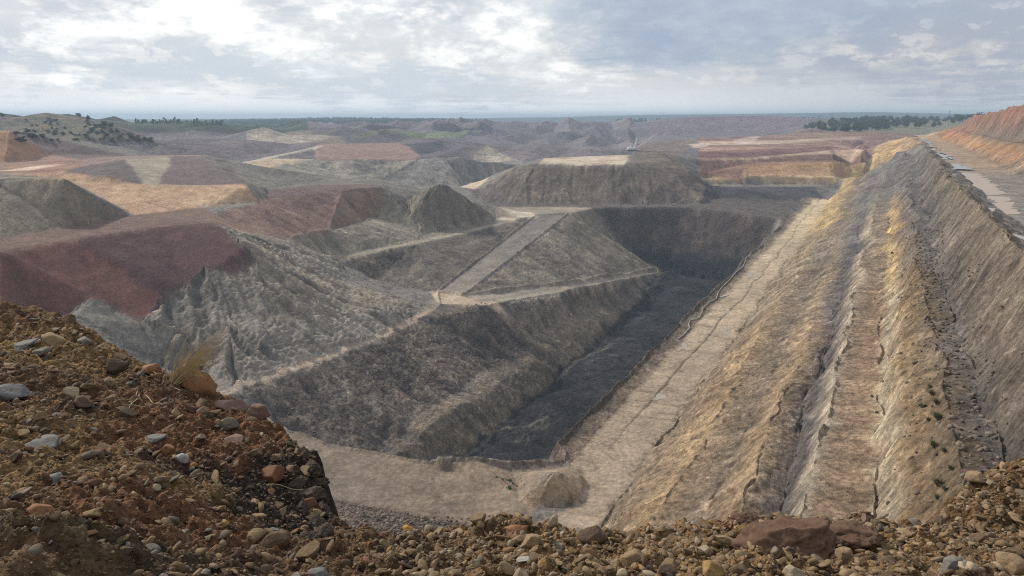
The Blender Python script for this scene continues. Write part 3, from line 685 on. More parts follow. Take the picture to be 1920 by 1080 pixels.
# ---------------------------------------------------------------- terrain material
def newmat(name):
    m = bpy.data.materials.new(name); m.use_nodes = True
    t = NT(m.node_tree); t.n.clear()
    o = t.new('ShaderNodeOutputMaterial'); b = t.new('ShaderNodeBsdfPrincipled'); t.l.new(b.outputs[0], o.inputs[0])
    b.inputs['Roughness'].default_value = .95; b.inputs['Specular IOR Level'].default_value = .15
    return m, t, b, o
mt, t, b, _o = newmat('mine_dirt')
at = t.new('ShaderNodeAttribute', attribute_name='dirt')
geo = t.new('ShaderNodeNewGeometry'); pos = geo.outputs['Position']
nf = t.noise(pos, 1.1, 10, .72); nm_ = t.noise(pos, .14, 9, .68)
nr_ = t.new('ShaderNodeTexVoronoi', feature='F1'); t.l.new(t.vmath('ADD', pos, t.vmath('MULTIPLY', t.noise(pos, .8, 4, .6, out=1), (1.2, 1.2, 1.2))), nr_.inputs['Vector']); nr_.inputs['Scale'].default_value = .75
ra_ = t.new('ShaderNodeAttribute', attribute_name='rough').outputs['Fac']
c_ = t.mix(t.rng(ra_, 0, .8, .35, 1, False), at.outputs['Color'], t.mix(1, at.outputs['Color'], t.rng(nf, .3, .7, .5, 1.5, False), 'MULTIPLY'))
c_ = t.mix(1, c_, t.rng(nm_, .32, .68, .74, 1.26, False), 'MULTIPLY')
c_ = t.mix(1, c_, t.rng(nr_.outputs[0], .1, .8, 1.14, .82, False), 'MULTIPLY')
t.l.new(c_, b.inputs['Base Color'])
bp = t.new('ShaderNodeBump'); bp.inputs['Strength'].default_value = 1.0; t.put(bp.inputs['Distance'], t.rng(ra_, 0, .9, .25, 1.9, False))
t.l.new(t.math('ADD', t.math('ADD', t.math('MULTIPLY', nf, .8), t.math('MULTIPLY', nm_, 1.6)), t.math('MULTIPLY', nr_.outputs[0], -.25)), bp.inputs['Height'])
t.l.new(bp.outputs[0], b.inputs['Normal'])
def zone(*lists):
    m = np.zeros(X.shape, bool)
    for l in lists: m |= inpoly([P[n] for n in l.split()], rx, ry)
    return m
z_road = zone('J1 L2 L3 J2', 'J1 J2 J3 J4 J8 J7 J6 J5', 'T0 T1 T2 T3 J5 t3 t2 t1 t0', 'q1 q2 q3 q4 r3 r2 r1', 'd1 d2 d3 d6 d5 d4')
z_pit = zone('Fa Fb Fc Fd J8 w1 w2 Hd Hc Hb Ha') & ~z_road
z_hill = (RR > 2900) & ~z_road
for nm_o, mk in (('haul_road', z_road), ('pit_floor', z_pit), ('hills', z_hill), ('terrain', ~(z_road | z_pit | z_hill))):
    o = G.mesh(nm_o, Z, {'dirt': COLF, 'rough': ROB}, mt, mk); o['kind'] = 'structure'

def hit(u, v, grid=G, ZZ=Z, r0=60., step=1.004, dz_=0.0):
    x, y, dz = ray(u, v); h = math.hypot(x, y); r = r0
    while r < 9000:
        t_ = r / h
        if dz * t_ < grid.look(ZZ, x * t_, y * t_) + dz_: return Vector((x * t_, y * t_, dz * t_)), t_
        r *= step
    return None, None
# ---------------------------------------------------------------- shared builders
def tag(o, label=None, cat=None, group=None, kind=None):
    if label: o['label'] = label
    if cat: o['category'] = cat
    if group: o['group'] = group
    if kind: o['kind'] = kind
    return o
def mesh_from(name, verts, faces, smooth=False):
    me = bpy.data.meshes.new(name)
    verts = np.asarray(verts, np.float32).reshape(-1, 3)
    faces = [tuple(int(i) for i in f) for f in faces]
    me.from_pydata(verts.tolist(), [], faces); me.update()
    if smooth: me.polygons.foreach_set('use_smooth', [True] * len(me.polygons))
    return me
def link(name, me, mat=None, parent=None):
    if mat is not None and not me.materials: me.materials.append(mat)
    o = bpy.data.objects.new(name, me); C.objects.link(o)
    if parent is not None: o.parent = parent
    return o
def empty(name, loc, rz=0):
    o = bpy.data.objects.new(name, None); C.objects.link(o); o.location = loc; o.rotation_euler = (0, 0, rz)
    o.empty_display_size = .1
    return o
def copy_tree(o, loc, rz, sc3):
    c = o.copy(); C.objects.link(c); c.location = loc; c.rotation_euler = (0, 0, rz); c.scale = sc3
    for ch in list(o.children):
        k = ch.copy(); C.objects.link(k); k.parent = c
        k.matrix_parent_inverse = ch.matrix_parent_inverse
    return c

# ---------------------------------------------------------------- foreground bank (polar survey around the photographer)
PF = {}
def addf(pref, lst):
    nm = []
    for k, (u, v, y) in enumerate(lst):
        n = '%s%d' % (pref, k); PF[n] = Py(u, v, y); nm.append(n)
    return nm
SIL = [(-500, 480, 8.2), (-150, 545, 8.1), (0, 570, 8.0), (60, 580, 8.1), (130, 600, 7.8), (200, 645, 7.5), (255, 683, 7.2), (330, 712, 7.0), (400, 738, 6.9), (450, 762, 6.7), (495, 790, 6.4), (545, 820, 6.05), (585, 852, 5.75), (602, 888, 5.45), (598, 930, 5.25), (618, 962, 5.0), (626, 1002, 4.75),
       (665, 1013, 4.6), (760, 1018, 4.55), (850, 1008, 4.5), (930, 994, 4.5), (985, 988, 4.5), (1050, 1002, 4.5), (1120, 1003, 4.4), (1200, 1006, 4.4), (1290, 994, 4.4), (1370, 980, 4.4), (1440, 985, 4.5), (1530, 985, 4.5), (1620, 985, 4.55), (1700, 992, 4.6), (1765, 992, 4.7), (1795, 950, 5.0), (1835, 912, 5.3), (1880, 886, 5.5), (1925, 868, 5.6), (2200, 800, 6), (2700, 760, 6)]
sil = addf('s', SIL)
ef = [(a, b_) for a, b_ in zip(sil, sil[1:])]
# behind the crest the bank drops away
prev = None
for k, (u, v, y) in enumerate(SIL):
    x0, y0, z0 = PF['s%d' % k]
    ox, oy = (0, 1)
    if 10 <= k <= 15: ox, oy = (.93, .35)          # the crumbling end of the left mound faces the gully
    L = 3.5 if 10 <= k <= 15 else 1.0
    if k in (15, 16): ox, oy = .5, .87
    PF['d%d' % k] = (x0 + ox * .25, y0 + oy * .3, z0 - (.55 if 10 <= k <= 15 else .22))
    PF['e%d' % k] = (x0 * 1.3 + ox * 1.0, y0 * 1.3 + oy * 1.2, z0 - 3.6 if 10 <= k <= 15 else z0 * 1.3 - 1.6)
addf('i', [(-400, 640, 7), (0, 640, 7.2), (100, 660, 6.9), (0, 720, 6.0), (130, 720, 6.2), (260, 770, 5.8), (350, 800, 5.7), (440, 850, 5.4), (520, 880, 5.3), (0, 800, 4.9), (150, 820, 4.95), (280, 860, 4.8), (400, 910, 4.75), (520, 955, 4.8), (575, 1000, 4.5),
          (0, 890, 4.05), (150, 900, 4.1), (300, 940, 4.1), (430, 985, 4.1), (560, 1040, 4.0), (60, 965, 3.5), (120, 955, 3.55), (180, 975, 3.5), (30, 1040, 2.95), (120, 1020, 3.0), (200, 1040, 3.15), (330, 1040, 3.5), (450, 1060, 3.6),
          (700, 1050, 3.9), (850, 1050, 3.9), (1000, 1045, 3.85), (1150, 1045, 3.85), (1300, 1045, 3.85), (1450, 1045, 3.9), (1600, 1045, 3.9), (1750, 1045, 3.9), (1900, 1010, 4.3), (1850, 950, 4.8), (1900, 930, 4.9)])
addf('b', [(-700, 1100, 2.7), (0, 1110, 2.55), (300, 1120, 2.95), (600, 1120, 3.2), (900, 1120, 3.3), (1200, 1120, 3.3), (1500, 1120, 3.3), (1800, 1120, 3.3), (2400, 1120, 3.4)])
for k, (x, y, z) in enumerate([(-6, .3, -1.75), (0, .3, -1.7), (6, .3, -1.75), (-3, 1.2, -1.75), (0, 1.2, -1.75), (3, 1.2, -1.75), (-14, 4, -2), (14, 4, -2), (-20, 30, -16), (20, 30, -16), (0, 30, -19), (-30, 10, -4), (30, 10, -4), (0, -6, -1.7), (-30, -6, -1.7), (30, -6, -1.7), (-25, 20, -10), (25, 20, -10), (-6, 24, -15), (8, 24, -15)]): PF['w%d' % k] = (x, y, z)
VF, TF = build_tin(PF, ef)
rf = np.concatenate([np.exp(np.linspace(math.log(1.3), math.log(11), int(800 * Q), endpoint=False)), np.exp(np.linspace(math.log(11), math.log(70), int(60 * Q)))])
H = Grid(R(-48), R(48), int(1500 * Q), rf)
hx = H.X + fbn(H.X, H.Y, .5, 3, 5) * .09; hy = H.Y + fbn(H.X, H.Y, .5, 3, 6) * .07
ZF = H.raster(VF, TF, hx, hy, .05)
ZF[np.isnan(ZF)] = -5
uu_ = 960 + F * (H.X / np.maximum(H.Y, .1)) * .93 + 60 * fbn(H.X, H.Y, .6, 4, 71, .6) * np.exp(-((H.X + 1.45) / .5) ** 2)
yc_ = np.interp(uu_, [q[0] for q in SIL], [q[2] for q in SIL]); zc_ = np.interp(uu_, [q[0] for q in SIL], [PF['s%d' % k][2] for k in range(len(SIL))])
ZF = np.minimum(ZF, np.where(H.Y > yc_ + .35, zc_ - .15 - 1.05 * (H.Y - yc_ - .35), 9))
ZF = blur(ZF, 4)
f1 = fbn(H.X, H.Y, .55, 3, 61); f2 = fbn(H.X, H.Y, .14, 4, 62, .6); f3 = 1 - np.abs(fbn(H.X, H.Y, .09, 3, 63)) * 2.4; f4 = fbn(H.X, H.Y, .03, 2, 64)
lump = np.abs(fbn(H.X + 9, H.Y, .2, 3, 65))
ZF = ZF + (f1 * .06 + f2 * .05 + f3 * .022 + lump * .12 + f4 * .018) * np.minimum(1, (H.Rr / 4))
oc = Py(105, 1015, 3.1); od = np.hypot((H.X - oc[0]) / .42, (H.Y - oc[1]) / .22)
ZF = ZF + np.clip(1 - od ** 2, 0, 1) ** .6 * (.10 + .05 * f1 + .05 * f3)
# earth colours
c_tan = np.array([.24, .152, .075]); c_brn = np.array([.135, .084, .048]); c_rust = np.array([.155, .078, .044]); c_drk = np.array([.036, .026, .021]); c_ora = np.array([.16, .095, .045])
CF = np.zeros(H.X.shape + (3,)) + c_brn
def blendc(m, c):
    global CF
    CF = CF * (1 - m[..., None]) + c * m[..., None]
PFm = lambda u, v, y: Py(u, v, y)
def spot(u, v, y, rx_, ry_):
    p = Py(u, v, y)
    q = np.hypot((H.X - p[0]) / rx_, (H.Y - p[1]) / ry_) + f1 * .35 + f2 * .3
    return 1 - sst(q, .55, 1.15)
blendc(sst(H.X + f1 * .5, -.6, .5), c_tan)
blendc(spot(100, 830, 4.6, 1.5, 1.2), c_tan * .9)
blendc(spot(60, 660, 7, 1.5, .8), c_tan * .85)
blendc(spot(440, 800, 5.9, 1.3, 1.1), c_rust); blendc(spot(480, 870, 5.3, .9, .7), c_rust * 1.05)
blendc(spot(330, 980, 3.9, .8, .4), c_rust)
blendc(spot(590, 930, 5.3, .5, 1.0), c_drk); blendc(spot(540, 960, 4.8, .45, .5), c_drk * 1.2)  # dark soil at the mound's end, its colour also painting a shaded recess not modelled
blendc(spot(350, 890, 4.8, .35, .35) * .8, c_drk * 1.3); blendc(np.clip(1.3 - od + .4 * f2, 0, 1) * .7, np.array([.11, .085, .055]))
blendc(spot(1850, 930, 5.1, 1.2, .9), c_ora * .8); blendc(spot(1500, 975, 4.5, .7, .35) * .7, c_rust * .75)
blendc(sst(f1 - f2 * .4, .18, .5) * .6, c_drk * 1.5)
CF = CF * 1.18 * (1 + .3 * f2 + .25 * f3 * .5 + .2 * f4)[..., None]
mf, t, b, _o = newmat('bank_soil')
at = t.new('ShaderNodeAttribute', attribute_name='dirt'); geo = t.new('ShaderNodeNewGeometry'); pos = geo.outputs['Position']
nf = t.noise(pos, 14, 8, .7); ng = t.noise(pos, 70, 5, .7)
vo = t.new('ShaderNodeTexVoronoi'); t.l.new(pos, vo.inputs['Vector']); vo.inputs['Scale'].default_value = 38
c_ = t.mix(1, at.outputs['Color'], t.rng(nf, .25, .75, .45, 1.9, False), 'MULTIPLY')
c_ = t.mix(1, c_, t.rng(ng, .25, .75, .6, 1.4, False), 'MULTIPLY')
c_ = t.mix(t.math('MULTIPLY', t.rng(vo.outputs[0], .0, .35, 1, 0), .35), c_, (.19, .145, .10))
t.l.new(c_, b.inputs['Base Color'])
bp = t.new('ShaderNodeBump'); bp.inputs['Strength'].default_value = 1.0; bp.inputs['Distance'].default_value = .06
t.l.new(t.math('ADD', t.math('ADD', nf, t.math('MULTIPLY', ng, .6)), t.math('MULTIPLY', vo.outputs[0], -.8)), bp.inputs['Height'])
t.l.new(bp.outputs[0], b.inputs['Normal'])
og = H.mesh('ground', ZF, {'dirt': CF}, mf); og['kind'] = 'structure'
def hitf(u, v): return hit(u, v, H, ZF, 1.5, 1.002)

# ---------------------------------------------------------------- stones
import bmesh
def rock_mesh(name, sub, seed, flat=(1, .8, .6), cuts=11, cutd=.70, rough=.04, smooth=False):
    r_ = random.Random(seed); bm = bmesh.new()
    bmesh.ops.create_icosphere(bm, subdivisions=sub, radius=1)
    planes = []
    for _ in range(cuts):
        n = Vector((r_.gauss(0, 1), r_.gauss(0, 1), r_.gauss(0, 1))).normalized(); planes.append((n, r_.uniform(cutd - .14, cutd + .16)))
    off = Vector((r_.uniform(0, 50),) * 3)
    for v in bm.verts:
        p = v.co.copy()
        for n, d_ in planes:
            e_ = p.dot(n) - d_
            if e_ > 0: p -= n * e_ * .94
        if sub > 1:
            nn = mnoise.noise(p * 2.1 + off) * .5 + mnoise.noise(p * 5 + off) * .28 + mnoise.noise(p * 11 + off) * .16 + (mnoise.noise(p * 24 + off) * .12 if sub > 4 else 0)
            p *= 1 + nn * rough * 4
        v.co = Vector((p.x * flat[0], p.y * flat[1], p.z * flat[2]))
    me = bpy.data.meshes.new(name); bm.to_mesh(me); bm.free()
    if smooth: me.polygons.foreach_set('use_smooth', [True] * len(me.polygons))
    return me
def stone_mat(name, use_attr):
    m, t, b, _o = newmat(name)
    if use_attr: src = t.new('ShaderNodeAttribute', attribute_name='tint').outputs['Color']
    else: src = t.new('ShaderNodeObjectInfo').outputs['Color']
    g_ = t.new('ShaderNodeNewGeometry').outputs['Position']
    a_ = t.noise(g_, 9, 6, .65); bb = t.noise(g_, 48, 6, .7)
    c_ = t.mix(1, src, t.rng(a_, .3, .7, .68, 1.32, False), 'MULTIPLY')
    c_ = t.mix(1, c_, t.rng(bb, .25, .75, .65, 1.35, False), 'MULTIPLY')
    c_ = t.mix(t.math('MULTIPLY', t.rng(a_, .5, .66), .55), c_, (.085, .052, .03))       # clinging earth
    t.l.new(c_, b.inputs['Base Color']); b.inputs['Roughness'].default_value = .85; b.inputs['Specular IOR Level'].default_value = .25
    bp = t.new('ShaderNodeBump'); bp.inputs['Strength'].default_value = .7; bp.inputs['Distance'].default_value = .012
    t.l.new(t.math('ADD', a_, t.math('MULTIPLY', bb, .8)), bp.inputs['Height']); t.l.new(bp.outputs[0], b.inputs['Normal'])
    return m
m_stone = stone_mat('weathered_stone', False); m_grav = stone_mat('loose_stone', True)
big = [rock_mesh('boulder_shape', 4, 100 + k, (1, .82, .68), 15, .62, .035, True) for k in range(6)]
slabm = [rock_mesh('slab_shape', 4, 130 + k, (1, .75, .38), 12, .7, .04, True) for k in range(3)]
clodm = [rock_mesh('clod_shape', 5, 150 + k, (1, .8, .5), 5, .7, .12, True) for k in range(3)]
block = [rock_mesh('block_shape', 4, 140 + k, (1, .8, .66), 7, .56, .03, True) for k in range(3)]
med = [rock_mesh('stone_shape', 3, 160 + k, rnd.choice([(1, .8, .65), (1, .7, .45), (1, .9, .8)]), 8, .5, .025, False) for k in range(14)]
for m_ in big + slabm + block + med + clodm: m_.materials.append(m_stone)
COLS = {'tan': (.27, .19, .11), 'cream': (.36, .29, .20), 'brown': (.115, .078, .050), 'rust': (.17, .075, .042), 'orange': (.25, .125, .06), 'grey': (.165, .158, .145), 'bluegrey': (.165, .163, .158), 'pale': (.34, .32, .29), 'dark': (.085, .066, .046), 'yellow': (.31, .20, .08), 'pink': (.19, .125, .10), 'mauve': (.12, .070, .045)}
HAND = [  # u, v, width px, kind, colour, label, sink
 (22, 726, 95, 'slab', 'bluegrey', 'large flat blue-grey slab at the left end of the rubble mound'),
 (50, 640, 66, 'slab', 'grey', 'wide grey-brown rock near the top of the mound beside a yellow craggy rock'),
 (100, 636, 52, 'big', 'tan', 'yellow-tan craggy rock near the top of the left mound'),
 (218, 678, 56, 'big', 'dark', 'dark grey rock on the crest of the left mound'),
 (284, 690, 54, 'big', 'orange', 'orange-brown boulder on the crest left of the dry grass'),
 (372, 712, 84, 'block', 'orange', 'big orange block with a flat top on the mound edge by the dry grass'),
 (438, 752, 74, 'slab', 'pink', 'pinkish brown slab below the orange block'),
 (482, 772, 60, 'block', 'pink', 'dusty pale brown block at the lower right of the pinkish slab'),
 (82, 824, 74, 'slab', 'grey', 'long light grey slab lying flat in the left rubble'),
 (108, 892, 54, 'big', 'bluegrey', 'pale blue-grey stone standing out of the lower left rubble'),
 (314, 843, 38, 'block', 'orange', 'orange cube-like stone beside a white-topped stone'),
 (341, 856, 34, 'big', 'pale', 'dark stone with a white crusted top in the middle of the mound'),
 (360, 872, 26, 'med', 'orange', 'small orange stone right of the white-topped stone'),
 (292, 816, 52, 'slab', 'grey', 'flat speckled grey stone above the orange stones'),
 (157, 752, 42, 'big', 'brown', 'rounded brown stone on the upper left mound'),
 (28, 682, 40, 'slab', 'tan', 'thin tan slab above the blue-grey slab'),
 (512, 884, 62, 'big', 'rust', 'rusty red boulder at the crumbling end of the mound'),
 (440, 820, 46, 'slab', 'pink', 'whitish spotted flat rock on the red soil'),
 (180, 955, 48, 'slab', 'tan', 'tan flat stone above the dark outcrop'),
 (293, 792+120, 30, 'med', 'cream', 'cream pebble-like stone in the centre of the mound'),
 (75, 955, 52, 'big', 'orange', 'rounded orange-brown clod left of the tan flat stone'),
 (525, 1012, 62, 'block', 'brown', 'brown boulder with a dark underside below the crumbling edge'),
 (512, 991, 24, 'med', 'bluegrey', 'dark blue-grey stone resting on a brown boulder'),
 (600, 1074, 52, 'big', 'bluegrey', 'pale blue-grey rock at the bottom edge left of the middle'),
 (384, 1074, 34, 'med', 'grey', 'grey stone at the bottom edge of the left rubble'),
 (240, 1022, 18, 'med', 'pale', 'small white stone right of the dark outcrop'),
 (420, 978, 28, 'med', 'yellow', 'yellow stone on the lower mound'),
 (966, 990, 62, 'big', 'orange', 'smooth orange-tan boulder on the crest in the middle of the bank'),
 (998, 1014, 48, 'block', 'tan', 'tan block leaning under the orange-tan boulder'),
 (1112, 1001, 78, 'big', 'brown', 'large brown boulder on the crest right of the middle'),
 (984, 1046, 32, 'med', 'pale', 'white stone below the tan block'),
 (1470, 994, 165, 'clod', 'mauve', 'massive dark red-brown clod of earth on the bank crest'),
 (1590, 994, 112, 'clod', 'mauve', 'dark clod of earth with pale stones on it, right of the biggest clod'),
 (1400, 968, 60, 'clod', 'mauve', 'crumbly purple-brown clod left of the biggest clod'),
 (1455, 1010, 38, 'block', 'orange', 'orange stone in front of the biggest dark clod'),
 (1322, 1030, 42, 'big', 'cream', 'cream-tan pointed stone on the right bank'),
 (1338, 1066, 58, 'big', 'yellow', 'yellow-orange rock at the bottom of the bank'),
 (1388, 1066, 50, 'big', 'brown', 'dark brown rock right of the yellow-orange rock'),
 (1486, 1070, 44, 'big', 'cream', 'cream stone cut by the bottom edge, right of the dark brown rock'),
 (1584, 1040, 40, 'med', 'tan', 'tan pointed stone below the second dark clod'),
 (1786, 1058, 54, 'block', 'grey', 'dark grey angular stone at the bottom right'),
 (1815, 1060, 40, 'block', 'cream', 'cream triangular stone beside the dark grey angular stone'),
 (1894, 1052, 72, 'big', 'tan', 'large tan rock in the bottom right corner'),
 (1625, 970, 30, 'med', 'pink', 'pink-red stone on the crest right of the dark clods'),
 (1690, 996, 44, 'slab', 'tan', 'flat orange-tan slab on the crest of the right bank'),
 (1830, 888, 50, 'slab', 'tan', 'thin tan slab on top of the right-hand earth mound'),
 (1180, 1042, 40, 'slab', 'cream', 'flat cream stone on the bank right of the brown boulder'),
 (1112, 1052, 40, 'big', 'tan', 'rounded tan stone in front of the brown boulder'),
 (1255, 1068, 40, 'block', 'brown', 'square brown stone at the bottom of the right bank'),
]
POOL = {'clod': clodm, 'big': big, 'slab': slabm, 'block': block, 'med': med}
hand_pts = []
for k, (u, v, wpx, kd, cn, lab) in enumerate(HAND):
    p, t_ = hitf(u, v + wpx * .18)
    if p is None or p.y > 9: 
        for dv in range(0, 120, 3):
            p, t_ = hitf(u, v + wpx * .18 + dv)
            if p is not None and p.y < 9: break
    sz = wpx / F * t_ / 2 * 1.06
    me = POOL[kd][k % len(POOL[kd])]
    nm_o = 'soil_clod' if 'clod' in lab else ('boulder' if wpx > 60 else 'rock')
    o = bpy.data.objects.new(nm_o, me); C.objects.link(o)
    zr = .68 if kd != 'slab' else .4
    cl_ = kd == 'clod'
    o.location = (p.x, p.y, p.z + sz * zr * (.15 if cl_ else .25)); o.scale = (sz, sz, sz * ((.42 if wpx > 200 else .85) if cl_ else 1.0))
    o.rotation_euler = (rnd.uniform(-.25, .25), rnd.uniform(-.25, .25), rnd.uniform(-.4, .4))
    c_ = COLS[cn]; o.color = (*c_, 1)
    tag(o, lab, 'rock' if 'clod' not in lab else 'clod'); hand_pts.append((p.x, p.y, sz))
for k, (u, v, wpx) in enumerate([(596, 874, 50), (604, 902, 44), (596, 930, 60), (612, 952, 46), (602, 978, 56), (620, 996, 44), (578, 950, 50), (566, 905, 46), (570, 850, 40), (590, 1004, 44)]):
    p, t_ = hitf(u - 10, v + 6)
    if p is None or p.y > 8: continue
    sz = wpx / F * t_ / 2; o = bpy.data.objects.new('soil_clod', clodm[k % 3]); C.objects.link(o)
    o.location = p; o.scale = (sz, sz, sz * rnd.uniform(1.0, 1.5)); o.rotation_euler = (rnd.uniform(-.4, .4), rnd.uniform(-.4, .4), rnd.uniform(0, 6)); o.color = (.060, .044, .033, 1)
    tag(o, 'dark crumbling clod of earth on the steep end of the left mound', 'clod', 'dark clods on the steep end of the left mound')
# stones resting on the flat-topped block
for (u, v, wpx, cn, lab) in ((350, 688, 25, 'pale', 'round whitish stone resting on top of the orange block'), (376, 686, 22, 'grey', 'small greenish grey stone resting on top of the orange block')):
    p, t_ = hitf(372, 712 + 15); x, y, dz = ray(u, v)
    tt = p.y / y; o = bpy.data.objects.new('rock', med[3]); C.objects.link(o)
    o.location = (x * tt, p.y, dz * tt); s_ = wpx / F * tt / 2; o.scale = (s_, s_, s_); o.color = (*COLS[cn], 1); tag(o, lab, 'rock')
# scattered stones: world-random over the bank
def pick_col(x, y):
    left = x < -.4
    r_ = rnd.random()
    if left: cn = 'tan' if r_ < .42 else 'brown' if r_ < .67 else 'rust' if r_ < .77 else 'grey' if r_ < .88 else 'cream' if r_ < .95 else 'pale'
    else: cn = 'tan' if r_ < .52 else 'cream' if r_ < .70 else 'brown' if r_ < .88 else 'orange' if r_ < .94 else 'pale' if r_ < .97 else 'grey'
    c_ = COLS[cn]; k_ = rnd.uniform(.6, 1.2)
    if left: k_ *= .9
    e_ = rnd.uniform(.2, .7); c_ = tuple(q * (1 - e_) + w_ * e_ for q, w_ in zip(c_, (.19, .128, .070)))
    return cn, tuple(q * k_ for q in c_)
def crest_y(x, y):
    u = 960 + F * (x / y) * .93
    return float(np.interp(u, [q[0] for q in SIL], [q[2] for q in SIL]))
def rand_pt(rmin=2.2):
    while True:
        a = rnd.uniform(R(-38), R(38)); r = math.sqrt(rnd.uniform(rmin ** 2, 9.2 ** 2))
        x, y = r * math.sin(a), r * math.cos(a)
        if y < crest_y(x, y) + .12: return x, y
slots = []
n_try = 0
while len(slots) < 262 and n_try < 20000:
    n_try += 1
    x, y = rand_pt(2.6); s_ = .036 + .06 * rnd.random() ** (1.5 if x > -.4 else 2.0)
    s_ *= (y / 5) ** .5
    if any((x - q[0]) ** 2 + (y - q[1]) ** 2 < (s_ + q[2]) ** 2 * .9 for q in hand_pts): continue
    hand_pts.append((x, y, s_)); slots.append((x, y, s_))
PLACE = {True: 'on the left rubble mound', False: 'on the low bank along the bottom'}
NICE = {'tan': 'tan', 'cream': 'cream coloured', 'brown': 'brown', 'rust': 'rusty red', 'orange': 'orange', 'grey': 'grey', 'pale': 'whitish'}
for x, y, s_ in slots:
    cn, c_ = pick_col(x, y)
    o = bpy.data.objects.new('stone', rnd.choice(med)); C.objects.link(o)
    o.location = (x, y, H.look(ZF, x, y) + s_ * .22); o.scale = (s_ * rnd.uniform(.85, 1.25), s_, s_ * rnd.uniform(.7, 1))
    o.rotation_euler = (rnd.uniform(-.5, .5), rnd.uniform(-.5, .5), rnd.uniform(0, 6.28)); o.color = (*c_, 1)
    nc = NICE[cn]
    tag(o, 'small %s stone lying loose among the gravel %s' % (nc, PLACE[x < -.4]), 'stone', '%s stones %s' % (nc, PLACE[x < -.4]))
def scatter(name, protos, n, smin, smax, pw, cfn, rmin=2.0, label=None, zfn=None, ptfn=None, emb=.2):
    data = []
    for m_ in protos:
        v = np.empty(len(m_.vertices) * 3, np.float32); m_.vertices.foreach_get('co', v); v = v.reshape(-1, 3)
        f = np.array([tuple(p.vertices) for p in m_.polygons], np.int32); data.append((v, f))
    VV, FF, CC = [], [], []; off = 0
    for _ in range(n):
        x, y = (ptfn or (lambda: rand_pt(rmin)))()
        s_ = smin + (smax - smin) * rnd.random() ** pw
        v, f = data[rnd.randrange(len(data))]
        e_ = Matrix.Rotation(rnd.uniform(0, 6.28), 3, 'Z') @ Matrix.Rotation(rnd.uniform(-.8, .8), 3, 'X') @ Matrix.Rotation(rnd.uniform(-.8, .8), 3, 'Y')
        A_ = np.array(e_) * s_ * np.array([rnd.uniform(.8, 1.3), 1, rnd.uniform(.6, 1)])[None, :]
        z = zfn(x, y) if zfn else H.look(ZF, x, y)
        VV.append(v @ A_.T + np.array([x, y, z + s_ * emb])); FF.append(f + off); off += len(v)
        CC.append(np.tile(np.array([*cfn(x, y), 1.]), (len(v), 1)))
    VV = np.concatenate(VV).astype(np.float32); FF = np.concatenate(FF); CC = np.concatenate(CC).astype(np.float32)
    me = bpy.data.meshes.new(name)
    me.vertices.add(len(VV)); me.vertices.foreach_set('co', VV.ravel())
    me.loops.add(FF.size); me.loops.foreach_set('vertex_index', FF.ravel())
    me.polygons.add(len(FF)); me.polygons.foreach_set('loop_start', np.arange(0, FF.size, 3, dtype=np.int32)); me.polygons.foreach_set('loop_total', np.full(len(FF), 3, dtype=np.int32))
    me.update(calc_edges=True)
    at_ = me.attributes.new('tint', 'FLOAT_COLOR', 'POINT'); at_.data.foreach_set('color', CC.ravel())
    me.materials.append(m_grav); o = bpy.data.objects.new(name, me); C.objects.link(o)
    tag(o, label, None, None, 'stuff'); return o
lowp = [rock_mesh('pebble_shape', 1, 300 + k, (1, .8, .65), 6, .5) for k in range(12)]
midp = [rock_mesh('cobble_shape', 2, 330 + k, rnd.choice([(1, .8, .65), (1, .7, .4), (1, .6, .6)]), 7, .48, .02) for k in range(10)]
scatter('gravel', lowp, int(30000 * Q), .004, .016, 2.0, lambda x, y: pick_col(x, y)[1], 1.9)
scatter('rubble', midp, int(3600 * Q), .013, .055, 2.6, lambda x, y: pick_col(x, y)[1], 2.0)
def right_pt():
    while True:
        x, y = rand_pt(2.2)
        if x > -.7: return x, y
scatter('stone_rubble', midp, int(4200 * Q), .013, .048, 1.9, lambda x, y: pick_col(1, y)[1], ptfn=right_pt)
for m_ in lowp + midp: bpy.data.meshes.remove(m_)
# ---------------------------------------------------------------- plain materials
def plain(name, c1, c2, sc_=4., rough=.8, spec=.3):
    m, t, b, _o = newmat(name)
    tcd = t.new('ShaderNodeTexCoord').outputs['Object']
    n_ = t.noise(tcd, sc_, 5, .6)
    t.l.new(t.mix(n_, c1, c2), b.inputs['Base Color']); b.inputs['Roughness'].default_value = rough; b.inputs['Specular IOR Level'].default_value = spec
    return m
